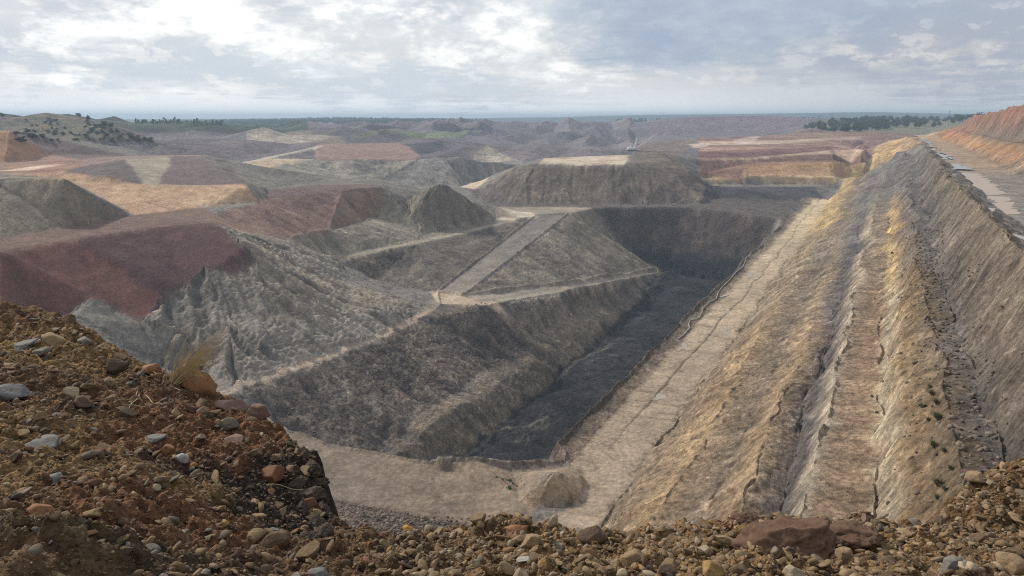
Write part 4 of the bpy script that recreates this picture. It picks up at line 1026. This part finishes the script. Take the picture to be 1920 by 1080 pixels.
# ---------------------------------------------------------------- puddles and mud pans
def liquid(name, c1, c2, rough):
    m, t, b, _o = newmat(name)
    g_ = t.new('ShaderNodeNewGeometry').outputs['Position']
    n_ = t.noise(g_, .18, 6, .6)
    t.l.new(t.mix(n_, c1, c2), b.inputs['Base Color']); t.put(b.inputs['Roughness'], t.rng(n_, .3, .7, rough, rough + .12)); b.inputs['Specular IOR Level'].default_value = .5
    return m
m_water = liquid('puddle_water', (.34, .31, .27), (.24, .22, .20), .08)
m_mud = liquid('wet_mud', (.36, .27, .20), (.42, .33, .26), .32)
m_pale = liquid('dried_salt_mud', (.36, .32, .26), (.28, .245, .20), .6)
def puddle(pts, z, mat, off=.12, name='puddle', ns=.6):
    W_ = [Vector(Pz(u, v, z)) for u, v in pts]
    out = []
    for a_, b_ in zip(W_, W_[1:] + W_[:1]):
        n = max(2, int((b_ - a_).length / 1.5)); n = min(n, 60)
        for k in range(n):
            p = a_.lerp(b_, k / n); L = (b_ - a_).length
            q = mnoise.noise(Vector((p.x * .12, p.y * .12, 3))) + .9 * mnoise.noise(Vector((p.x * .4, p.y * .4, 8)))
            q2 = mnoise.noise(Vector((p.x * .12, p.y * .12, 33))) + .6 * mnoise.noise(Vector((p.x * .4, p.y * .4, 38)))
            am = ns * max(1.2, min(p.y / 130, 6)); out.append((p.x + q * am * 1.6, p.y + q2 * am * 3))
    zt = max(G.look(Z, x, y) for x, y in out[::3]) if off is not None else z
    zt = float(np.median([G.look(Z, x, y) for x, y in out])) + off
    bm = bmesh.new(); vs = [bm.verts.new((x, y, zt)) for x, y in out]
    f = bm.faces.new(vs)
    if f.normal.z < 0 or True:
        bm.normal_update()
        if f.normal.z < 0: f.normal_flip()
    bmesh.ops.triangulate(bm, faces=[f]); me = bpy.data.meshes.new(name); bm.to_mesh(me); bm.free()
    o = link(name, me, mat); o['kind'] = 'structure'; return o
S6 = lambda l: [(1600 + a / 6, 180 + b_ / 6) for a, b_ in l]
S36 = lambda l: [(1400 + a / 3.6, 160 + b_ / 3.6) for a, b_ in l]
for l in ([(705, 475), (820, 475), (835, 502), (725, 502)], [(750, 515), (860, 515), (888, 537), (760, 539)], [(850, 630), (990, 640), (1060, 690), (1142, 712), (1120, 724), (1000, 712), (900, 670)],
          [(1030, 768), (1180, 770), (1272, 788), (1270, 796), (1060, 796)], [(985, 812), (1050, 810), (1310, 815), (1320, 840), (1100, 842), (1020, 852)], [(1060, 910), (1120, 915), (1165, 950), (1160, 970), (1100, 950)]):
    puddle(S6(l), -30, m_water)
for l in ([(685, 432), (820, 435), (832, 455), (700, 455)], [(760, 545), (870, 545), (980, 618), (840, 608)]): puddle(S6(l), -30, m_mud, .08)
for l in ([(1390, 590), (1560, 592), (1700, 690), (1745, 745), (1560, 738), (1490, 690), (1430, 640)], [(1610, 812), (1700, 780), (1790, 790), (1842, 872), (1720, 880), (1625, 870)], [(1575, 890), (1690, 900), (1645, 932), (1590, 920)], [(1600, 745), (1760, 752), (1780, 780), (1680, 790)]):
    puddle(S36(l), -30, m_mud, .08)
puddle([(1880, 446), (1925, 458), (1925, 470), (1895, 462)], -30, m_water)
S3 = lambda l: [(900 + a / 3, 180 + b_ / 3) for a, b_ in l]
S27 = lambda l: [(900 + a / 2.7, 480 + b_ / 2.7) for a, b_ in l]
for l in ([(1352, 92), (1408, 88), (1400, 112), (1352, 118)], [(1240, 272), (1272, 290), (1258, 308), (1238, 304)], [(982, 474), (1030, 422), (1048, 440), (1004, 470)], [(862, 716), (902, 678), (942, 690), (935, 712)], [(1220, 395), (1250, 360), (1262, 366), (1236, 400)], [(1218, 203), (1240, 196), (1240, 202), (1222, 210)]):
    puddle(S27(l), -84, m_pale, .10)

# ---------------------------------------------------------------- drain hose along the bench edge
def tube(pts, r, seg=6):
    V_, F_ = [], []
    for k, p in enumerate(pts):
        d_ = (pts[min(k + 1, len(pts) - 1)] - pts[max(k - 1, 0)]).normalized()
        a_ = d_.cross(Vector((0, 0, 1))).normalized(); b_ = a_.cross(d_)
        for j in range(seg):
            t_ = 2 * math.pi * j / seg; V_.append(p + (a_ * math.cos(t_) + b_ * math.sin(t_)) * r)
    for k in range(len(pts) - 1):
        for j in range(seg): F_.append((k * seg + j, k * seg + (j + 1) % seg, (k + 1) * seg + (j + 1) % seg, (k + 1) * seg + j))
    F_.append(tuple(range(seg))[::-1]); F_.append(tuple(len(pts) * seg - seg + j for j in range(seg)))
    return V_, F_
hp_ = [(1272, 637), (1282, 629), (1293, 617), (1291, 609), (1294, 602), (1303, 600), (1311, 597), (1316, 588), (1317, 580), (1329, 568), (1343, 561), (1347, 548), (1354, 539), (1368, 524), (1381, 510), (1393, 497), (1400, 487), (1414, 470), (1433, 453)]
hw_ = []
for u, v in hp_:
    p = Vector(Pz(u, v, -84)); z = G.look(Z, p.x, p.y); p = Vector(Pz(u, v, z)); p.z = G.look(Z, p.x, p.y) + .3; hw_.append(p)
hw2 = []
for k in range(len(hw_) - 1):
    for j in range(6):
        p = hw_[k].lerp(hw_[k + 1], j / 6); p.z = G.look(Z, p.x, p.y) + .3; hw2.append(p)
m_hose = plain('pale_hose', (.36, .33, .29), (.28, .25, .22), 2)
o = link('drain_hose', mesh_from('drain_hose', *tube(hw2, .24), True), m_hose)
tag(o, 'long pale drain hose winding along the outer edge of the sandy bench', 'hose')

# ---------------------------------------------------------------- trees and bushes
def leaf_blob(seed, n, lobes, size, flat=.8):
    r_ = random.Random(seed); V_, F_ = [], []
    ls = []
    for _ in range(lobes):
        a = r_.uniform(0, 6.28); q = r_.uniform(0, .5); ls.append((math.cos(a) * q, math.sin(a) * q, r_.uniform(.4, 1.0), r_.uniform(.28, .46)))
    for _ in range(n):
        lx, ly, lz, lr = r_.choice(ls)
        d_ = Vector((r_.gauss(0, 1), r_.gauss(0, 1), r_.gauss(0, 1))).normalized() * lr * r_.uniform(.55, 1.05)
        p = Vector((lx + d_.x, ly + d_.y, lz + d_.z * flat))
        e1 = Vector((r_.gauss(0, 1), r_.gauss(0, 1), r_.gauss(0, .6))).normalized(); e2 = e1.orthogonal().normalized(); e2.rotate(Matrix.Rotation(r_.uniform(0, 6.28), 3, e1))
        s_ = size * r_.uniform(.6, 1.3); k = len(V_)
        V_ += [p - e1 * s_, p + e2 * s_ * .6, p + e1 * s_, p - e2 * s_ * .6]; F_.append((k, k + 1, k + 2, k + 3))
    return V_, F_
m_leafs = []
for nm_o, c1, c2 in (('eucalypt_leaves', (.035, .050, .028), (.085, .105, .055)), ('dry_scrub_leaves', (.10, .09, .045), (.19, .17, .09)), ('green_shrub_leaves', (.045, .085, .02), (.09, .15, .035))):
    m, t, b, _o = newmat(nm_o)
    oi = t.new('ShaderNodeObjectInfo'); g_ = t.new('ShaderNodeNewGeometry')
    n_ = t.noise(g_.outputs['Position'], .6 if 'euca' in nm_o else 2.0, 4, .6)
    t.l.new(t.mix(t.math('ADD', t.math('MULTIPLY', n_, .8), t.math('MULTIPLY', oi.outputs['Random'], .3)), c1, c2), b.inputs['Base Color'])
    m_leafs.append(m)
m_bark = plain('bark', (.10, .08, .065), (.20, .17, .14), 6)
def taper(p0, p1, r0, r1, n=6):
    V_, F_ = [], []
    d_ = (p1 - p0).normalized(); a_ = d_.orthogonal().normalized(); b_ = d_.cross(a_)
    for p, r in ((p0, r0), (p1, r1)):
        for j in range(n): t_ = 6.2832 * j / n; V_.append(p + (a_ * math.cos(t_) + b_ * math.sin(t_)) * r)
    for j in range(n): F_.append((j, (j + 1) % n, n + (j + 1) % n, n + j))
    return V_, F_
def join(parts):
    V_, F_ = [], []
    for v, f in parts:
        k = len(V_); V_ += list(v); F_ += [tuple(i + k for i in q) for q in f]
    return V_, F_
protos_t = []
for k in range(5):
    r_ = random.Random(500 + k)
    root = empty('tree', (0, 0, 0))
    br = [taper(Vector((0, 0, -.3)), Vector((.02, .01, .65)), .035, .018)]
    for j in range(4):
        a = r_.uniform(0, 6.28); br.append(taper(Vector((0, 0, r_.uniform(.25, .5))), Vector((math.cos(a) * .3, math.sin(a) * .3, r_.uniform(.6, .85))), .014, .005, 4))
    link('trunk', mesh_from('trunk', *join(br)), m_bark, root)
    link('crown', mesh_from('crown', *leaf_blob(520 + k, 420, 7, .085)), m_leafs[0], root)
    protos_t.append(root)
used_t = [False] * 5
def plant_tree(x, y, h, wd, label, group, cat='tree'):
    k = rnd.randrange(5); z = G.look(Z, x, y) - .2
    if not used_t[k]:
        o = protos_t[k]; used_t[k] = True; o.location = (x, y, z); o.rotation_euler.z = rnd.uniform(0, 6); o.scale = (wd, wd, h)
    else: o = copy_tree(protos_t[k], (x, y, z), rnd.uniform(0, 6), (wd, wd, h))
    tag(o, label, cat, group); return o
def uvy(u, y):      # a plan position on the line of azimuth of column u
    return y * (u - 960) / F / 1.02, y
for k in range(210):
    q = rnd.random()
    if k < 90: u = rnd.uniform(1532, 1680); y = rnd.uniform(1500, 2150); h = rnd.uniform(9, 16)
    else: u = rnd.uniform(1600, 1830); y = rnd.uniform(1650, 2500); h = rnd.uniform(8, 15)
    x, y = uvy(u, y)
    if y < 1620 and u > 1620: y += 350
    plant_tree(x, y, h, h * rnd.uniform(.8, 1.25), 'dark green bushy tree in the belt on the plateau beyond the end of the highwall', 'trees on the plateau beyond the highwall')
for k in range(130):
    u = rnd.uniform(30, 285); t_ = rnd.random()
    vtop = float(np.interp(u, [0, 150, 200, 285], [224, 224, 240, 264])); v = vtop + (268 - vtop) * rnd.random()
    p, _ = hit(u, v, r0=560)
    if p is None: continue
    h = rnd.uniform(1.2, 3); plant_tree(p.x, p.y, h, h * 1.8, 'low grey-green bush growing on the slope of the far left mesa', 'bushes on the far left mesa', 'bush')
for (u, v) in ((5, 220), (149, 220), (166, 225), (198, 238), (208, 241)):
    p, _ = hit(u, v + 1.5, r0=560)
    if p is None: continue
    plant_tree(p.x, p.y, 6, 7, 'dark bush standing out on the rim of the far left mesa', 'bushes on the rim of the far left mesa', 'bush')
for k in range(5):
    if not used_t[k]: plant_tree(*uvy(1700, 2300 + k), 10, 10, 'dark green bushy tree in the belt on the plateau beyond the end of the highwall', 'trees on the plateau beyond the highwall')
# far forest on the hills: one mass
parts = []
rr_ = random.Random(77); V_, F_ = [], []
blobs = [leaf_blob(700 + k, 26, 4, .30) for k in range(5)]
for k in range(5200):
    if k < 3600: u = rr_.uniform(330, 900); y = rr_.uniform(2750, 4500); y = y if u < 800 else y + (u - 800) * 6; u = u if rr_.random() > (u - 760) / 180 else rr_.uniform(400, 760)
    elif k < 4300: u = rr_.uniform(255, 420); y = rr_.uniform(1300, 2600)
    else: u = rr_.uniform(1150, 1960); y = rr_.uniform(3000, 5200)
    x, y = uvy(u, y)
    h = rr_.uniform(12, 22) if k < 3600 or k >= 4300 else rr_.uniform(5, 9); wd = h * .55 * rr_.uniform(.8, 1.5); z = G.look(Z, x, y) - .3 * h
    v, f = blobs[rr_.randrange(5)]; k0 = len(V_)
    V_ += [(x + p.x * wd, y + p.y * wd, z + p.z * h) for p in v]; F_ += [tuple(i + k0 for i in q) for q in f]
tag(link('forest', mesh_from('forest', V_, F_), m_leafs[0]), kind='stuff')
# scrub tussocks on the gully beside the highwall steps, and the green shrubs on the basin
def tussock(name, seed, n, mat, spread=.6):
    r_ = random.Random(seed); V_, F_ = [], []
    for _ in range(n):
        a = r_.uniform(0, 6.28); lean = r_.uniform(.1, 1.0) * spread; h = r_.uniform(.5, 1); b0 = Vector((math.cos(a) * .2 * r_.random(), math.sin(a) * .2 * r_.random(), -.05))
        wv = Vector((-math.sin(a), math.cos(a), 0)) * .02; k = len(V_)
        m1 = b0 + Vector((math.cos(a) * lean * .4, math.sin(a) * lean * .4, h * .6)); e_ = b0 + Vector((math.cos(a) * lean, math.sin(a) * lean, h * .85))
        V_ += [b0 - wv, b0 + wv, m1 + wv, m1 - wv, e_]; F_ += [(k, k + 1, k + 2, k + 3), (k + 3, k + 2, k + 4)]
    return mesh_from(name, V_, F_)
tus = [tussock('tussock_blades', 800 + k, 260, None, .9) for k in range(3)]
for m_ in tus: m_.materials.append(m_leafs[1])
for k, (u, v, wpx) in enumerate([(1745, 728, 18), (1748, 740, 24), (1757, 757, 26), (1731, 765, 24), (1760, 786, 36), (1742, 790, 20), (1752, 838, 30), (1772, 848, 24), (1784, 880, 20), (1760, 910, 34), (1774, 920, 24), (1758, 935, 22)]):
    p, t_ = hit(u, v, r0=64)
    if p is None: continue
    s_ = wpx / F * t_ / 1.5
    o = link('tussock', tus[k % 3]); o.location = p; o.scale = (s_, s_, s_ * .8); o.rotation_euler.z = k
    tag(o, 'olive-brown scrub tussock on the rocky rim left of the grey gully', 'bush', 'scrub tussocks beside the grey gully')
shb = [mesh_from('shrub_leaves', *leaf_blob(830 + k, 240, 5, .11, .6)) for k in range(3)]
for m_ in shb: m_.materials.append(m_leafs[2])
for k, (u, v, wpx) in enumerate([(931, 893, 7), (942, 897, 8), (957, 901, 13), (950, 898, 6), (954, 914, 16), (977, 896, 6), (979, 901, 8), (984, 907, 6), (970, 909, 5), (941, 906, 5), (985, 913, 6), (962, 905, 7), (978, 917, 4)]):
    p, t_ = hit(u, v + 3, r0=74)
    if p is None: continue
    s_ = wpx / F * t_ / 1.6
    o = link('shrub', shb[k % 3]); o.location = p - Vector((0, 0, s_ * .2)); o.scale = (s_, s_, s_ * .8)
    big_ = k in (2, 4)
    tag(o, 'largest round green shrub on the sandy basin floor' if k == 4 else 'broad green shrub just behind the largest round one on the basin' if k == 2 else 'tiny green shrub sprouting from the sandy basin floor', 'shrub', None if big_ else 'tiny green shrubs on the basin floor')

# ---------------------------------------------------------------- the walking dragline in the far pit
m_steel = plain('pale_painted_steel', (.78, .79, .80), (.70, .71, .72), .4, .5); m_dsteel = plain('dark_steel', (.12, .12, .13), (.18, .18, .19), .4, .6)
def box(x0, x1, y0, y1, z0, z1):
    v = [Vector((x, y, z)) for z in (z0, z1) for y in (y0, y1) for x in (x0, x1)]
    return v, [(0, 2, 3, 1), (4, 5, 7, 6), (0, 1, 5, 4), (2, 6, 7, 3), (0, 4, 6, 2), (1, 3, 7, 5)]
def bar(a, b_, r): return taper(Vector(a), Vector(b_), r, r, 5)
def lattice(p0, p1, w0, w1, n, r):
    p0, p1 = Vector(p0), Vector(p1); d_ = (p1 - p0).normalized(); s_ = Vector((0, 1, 0)); u_ = s_.cross(d_).normalized(); ps = []
    st = []
    for k in range(n + 1):
        f = k / n; c_ = p0.lerp(p1, f); ww = (w0 + (w1 - w0) * f) * (.55 + .45 * math.sin(math.pi * min(max(f, .12), .88)))
        st.append([c_ + s_ * a_ * ww + u_ * b_ * ww for a_, b_ in ((-1, -1), (1, -1), (1, 1), (-1, 1))])
    for k in range(n):
        for j in range(4):
            ps.append(bar(st[k][j], st[k + 1][j], r)); ps.append(bar(st[k][j], st[k + 1][(j + 1) % 4], r * .6)); ps.append(bar(st[k][j], st[k][(j + 1) % 4], r * .6))
    return join(ps)
dp = hit(1187, 282, r0=300)[0] + Vector((0, 0, .6))
DL = empty('dragline', (dp.x, dp.y, dp.z))
k1 = dp.y / F      # metres for one pixel of the photograph at that distance
B_ = k1
link('tub', mesh_from('tub', *join([taper(Vector((0, 0, -1.5 * B_)), Vector((0, 0, .9 * B_)), 4.5 * B_, 4.5 * B_, 20)])), m_dsteel, DL)
link('machinery_house', mesh_from('machinery_house', *join([box(-10 * B_, 2.5 * B_, -4 * B_, 4 * B_, .9 * B_, 4.4 * B_), box(-8.5 * B_, -3 * B_, -3 * B_, 3 * B_, 4.4 * B_, 5.3 * B_), box(-11.5 * B_, -10 * B_, -3 * B_, 3 * B_, .9 * B_, 2.6 * B_)])), m_steel, DL)
link('operator_cab', mesh_from('operator_cab', *box(2.5 * B_, 4.3 * B_, 2.2 * B_, 4.2 * B_, 1.0 * B_, 3.0 * B_)), m_steel, DL)
for s_ in (-1, 1): link('walking_shoe', mesh_from('walking_shoe', *box(-6 * B_, 4 * B_, s_ * 4.6 * B_ - .8 * B_, s_ * 4.6 * B_ + .8 * B_, -1.2 * B_, .3 * B_)), m_dsteel, DL)
link('rear_gantry', mesh_from('rear_gantry', *join([bar((-5 * B_, s_ * 2 * B_, 5 * B_), (-3.6 * B_, 0, 9 * B_), .35 * B_) for s_ in (-1, 1)] + [box(-4.4 * B_, -2.8 * B_, -1 * B_, 1 * B_, 7 * B_, 9.2 * B_)])), m_steel, DL)
link('mast', mesh_from('mast', *lattice((3 * B_, 0, 2.5 * B_), (7 * B_, 0, 22 * B_), 1.3 * B_, .6 * B_, 8, .42 * B_)), m_steel, DL)
link('boom', mesh_from('boom', *lattice((4 * B_, 0, 1.5 * B_), (43 * B_, 0, 30 * B_), 1.6 * B_, .8 * B_, 16, .38 * B_)), m_steel, DL)
link('suspension_cable', mesh_from('suspension_cable', *join([bar((7 * B_, 0, 22 * B_), (43 * B_, 0, 30 * B_), .05 * B_), bar((7 * B_, 0, 22 * B_), (-4 * B_, 0, 9 * B_), .05 * B_), bar((43 * B_, 0, 30 * B_), (43 * B_, 0, 12 * B_), .05 * B_)])), m_dsteel, DL)
link('boom_sheave', mesh_from('boom_sheave', *taper(Vector((43 * B_, -.6 * B_, 30 * B_)), Vector((43 * B_, .6 * B_, 30 * B_)), 1.2 * B_, 1.2 * B_, 12)), m_dsteel, DL)
tag(DL, 'white dragline excavator with a long raised lattice boom working in the far pit', 'dragline')
# distant pole on the plateau
x, y = uvy(1775, 1750); z0 = G.look(Z, x, y)
o = empty('utility_pole', (x, y, z0)); link('post', mesh_from('post', *bar((0, 0, -1), (0, 0, 34), .45)), m_dsteel, o); link('crossarm', mesh_from('crossarm', *bar((-3, 0, 31), (3, 0, 31), .25)), m_dsteel, o)
tag(o, 'thin dark pole standing above the tree belt near the red mound', 'pole')

# ---------------------------------------------------------------- dry grass and stalks on the mound
m_straw = plain('dry_straw', (.33, .25, .13), (.48, .38, .22), 5, .7)
def blade(p0, dir_, L, w_, droop, r_, n=6):
    V_, F_ = [], []; side = dir_.cross(Vector((0, 1, .2))).normalized(); p = p0.copy(); d_ = dir_.copy()
    for k in range(n + 1):
        ww = w_ * (1 - k / n * .85); V_ += [p - side * ww, p + side * ww]
        p = p + d_ * L / n; d_ = (d_ + Vector((droop, 0, -abs(droop) * .5))).normalized()
    for k in range(n): F_.append((2 * k, 2 * k + 1, 2 * k + 3, 2 * k + 2))
    return V_, F_
gp, gt = hitf(322, 716)
root = empty('dry_grass', gp)
for nm_o, cnt, sd_ in (('stalks', 70, 1), ('blades', 80, 2)):
    r_ = random.Random(900 + sd_); ps = []
    for _ in range(cnt):
        dirv = Vector((r_.gauss(.62, .24), r_.uniform(-.25, .45), r_.gauss(.72, .14))).normalized()
        ps.append(blade(Vector((r_.gauss(0, .035), r_.gauss(0, .03), -.03)), dirv, r_.uniform(.3, 1.0 if nm_o == 'stalks' else .7), .0026 if nm_o == 'stalks' else .0036, r_.gauss(.02, .035), r_))
    link(nm_o, mesh_from(nm_o, *join(ps)), m_straw, root)
tag(root, 'clump of dry yellow grass leaning right over the rim of the rubble mound', 'grass clump')
STK_ = [((268, 690), (338, 735)), ((215, 758), (262, 750)), ((255, 745), (275, 762)), ((240, 775), (262, 742)), ((270, 745), (292, 760)), ((205, 766), (300, 764)), ((262, 735), (250, 752)), ((505, 900), (553, 892)), ((500, 914), (569, 921)), ((10, 682), (40, 680)), ((180, 640), (205, 622))]
for k, (a_, b_) in enumerate(STK_):
    pa, ta = hitf(*a_); pb, tb = hitf(*b_)
    if pa is None: continue
    if pb is None or abs(pb.y - pa.y) > 1.2:
        x, y, dz = ray(*b_); tt = pa.y / y; pb = Vector((x * tt, pa.y, dz * tt))
    pts = [pa.lerp(pb, j / 6) + Vector((0, 0, .02 + .015 * math.sin(j))) for j in range(7)]
    o = link('dry_stalk', mesh_from('dry_stalk', *tube(pts, .0035, 5)), m_straw)
    tag(o, 'straw coloured dry stalk lying on the stones of the left mound', 'stalk', 'dry stalks on the left mound')
# lone boulders on the rubble slope below
p, t_ = hit(764, 996, r0=74)
if p is not None:
    s_ = 13 / F * t_; o = link('boulder', big[2]); o.location = p + Vector((0, 0, s_ * .3)); o.scale = (s_, s_, s_); o.color = (.48, .24, .05, 1)
    tag(o, 'bright yellow-orange boulder alone on the grey rubble slope below the bank', 'rock')
p, t_ = hit(720, 1000, r0=74)
if p is not None:
    s_ = 10 / F * t_; o = link('boulder', big[3]); o.location = p; o.scale = (s_, s_, s_ * .7); o.color = (.17, .05, .04, 1)
    tag(o, 'dark red boulder left of the yellow-orange one on the rubble slope', 'rock')
# loose stones over the gully and the slope beside it, and on the rubble slope
m_grav_far = m_grav
def far_pt():
    if rnd.random() < .3:
        while True:
            s_ = rnd.uniform(62, 330); c_ = rnd.gauss(13, 4)
            x, y, _ = W(s_, c_, 0)
            if abs(math.atan2(x, y)) < R(44): return x, y
    if rnd.random() < .5:
        u = rnd.uniform(600, 960); y = rnd.uniform(98, 150); return uvy(u, y)
    s_ = rnd.uniform(190, 350); c_ = rnd.uniform(-196, -162); x, y, _ = W(s_, c_, 0); return x, y
def far_col(x, y):
    k_ = rnd.uniform(.4, 1.1); return (.20 * k_, .16 * k_, .125 * k_)
lowp = [rock_mesh('pebble_shape', 1, 400 + k, (1, .8, .65), 8, .7) for k in range(8)]
scatter('scree', lowp, int(9000 * Q), .08, .7, 3.6, far_col, zfn=lambda x, y: G.look(Z, x, y), ptfn=far_pt)
for m_ in lowp: bpy.data.meshes.remove(m_)
# ---------------------------------------------------------------- haze
bm = bmesh.new(); bmesh.ops.create_cube(bm, size=1)
me = bpy.data.meshes.new('haze'); bm.to_mesh(me); bm.free()
hz = bpy.data.objects.new('haze', me); C.objects.link(hz)
zmin, zmax = float(Z.min()) - 1, float(max(Z.max(), 30)) + 12
hz.scale = (30000, 16000, zmax - zmin); hz.location = (0, 7000, (zmax + zmin) / 2)
mh = bpy.data.materials.new('haze_air'); mh.use_nodes = True; mh.node_tree.nodes.clear()
ho = mh.node_tree.nodes.new('ShaderNodeOutputMaterial'); hv = mh.node_tree.nodes.new('ShaderNodeVolumePrincipled')
hv.inputs['Color'].default_value = (.53, .69, .88, 1); hv.inputs['Density'].default_value = 1.8e-4; hv.inputs['Anisotropy'].default_value = .2
mh.node_tree.links.new(hv.outputs[0], ho.inputs['Volume']); me.materials.append(mh); hz['kind'] = 'stuff'
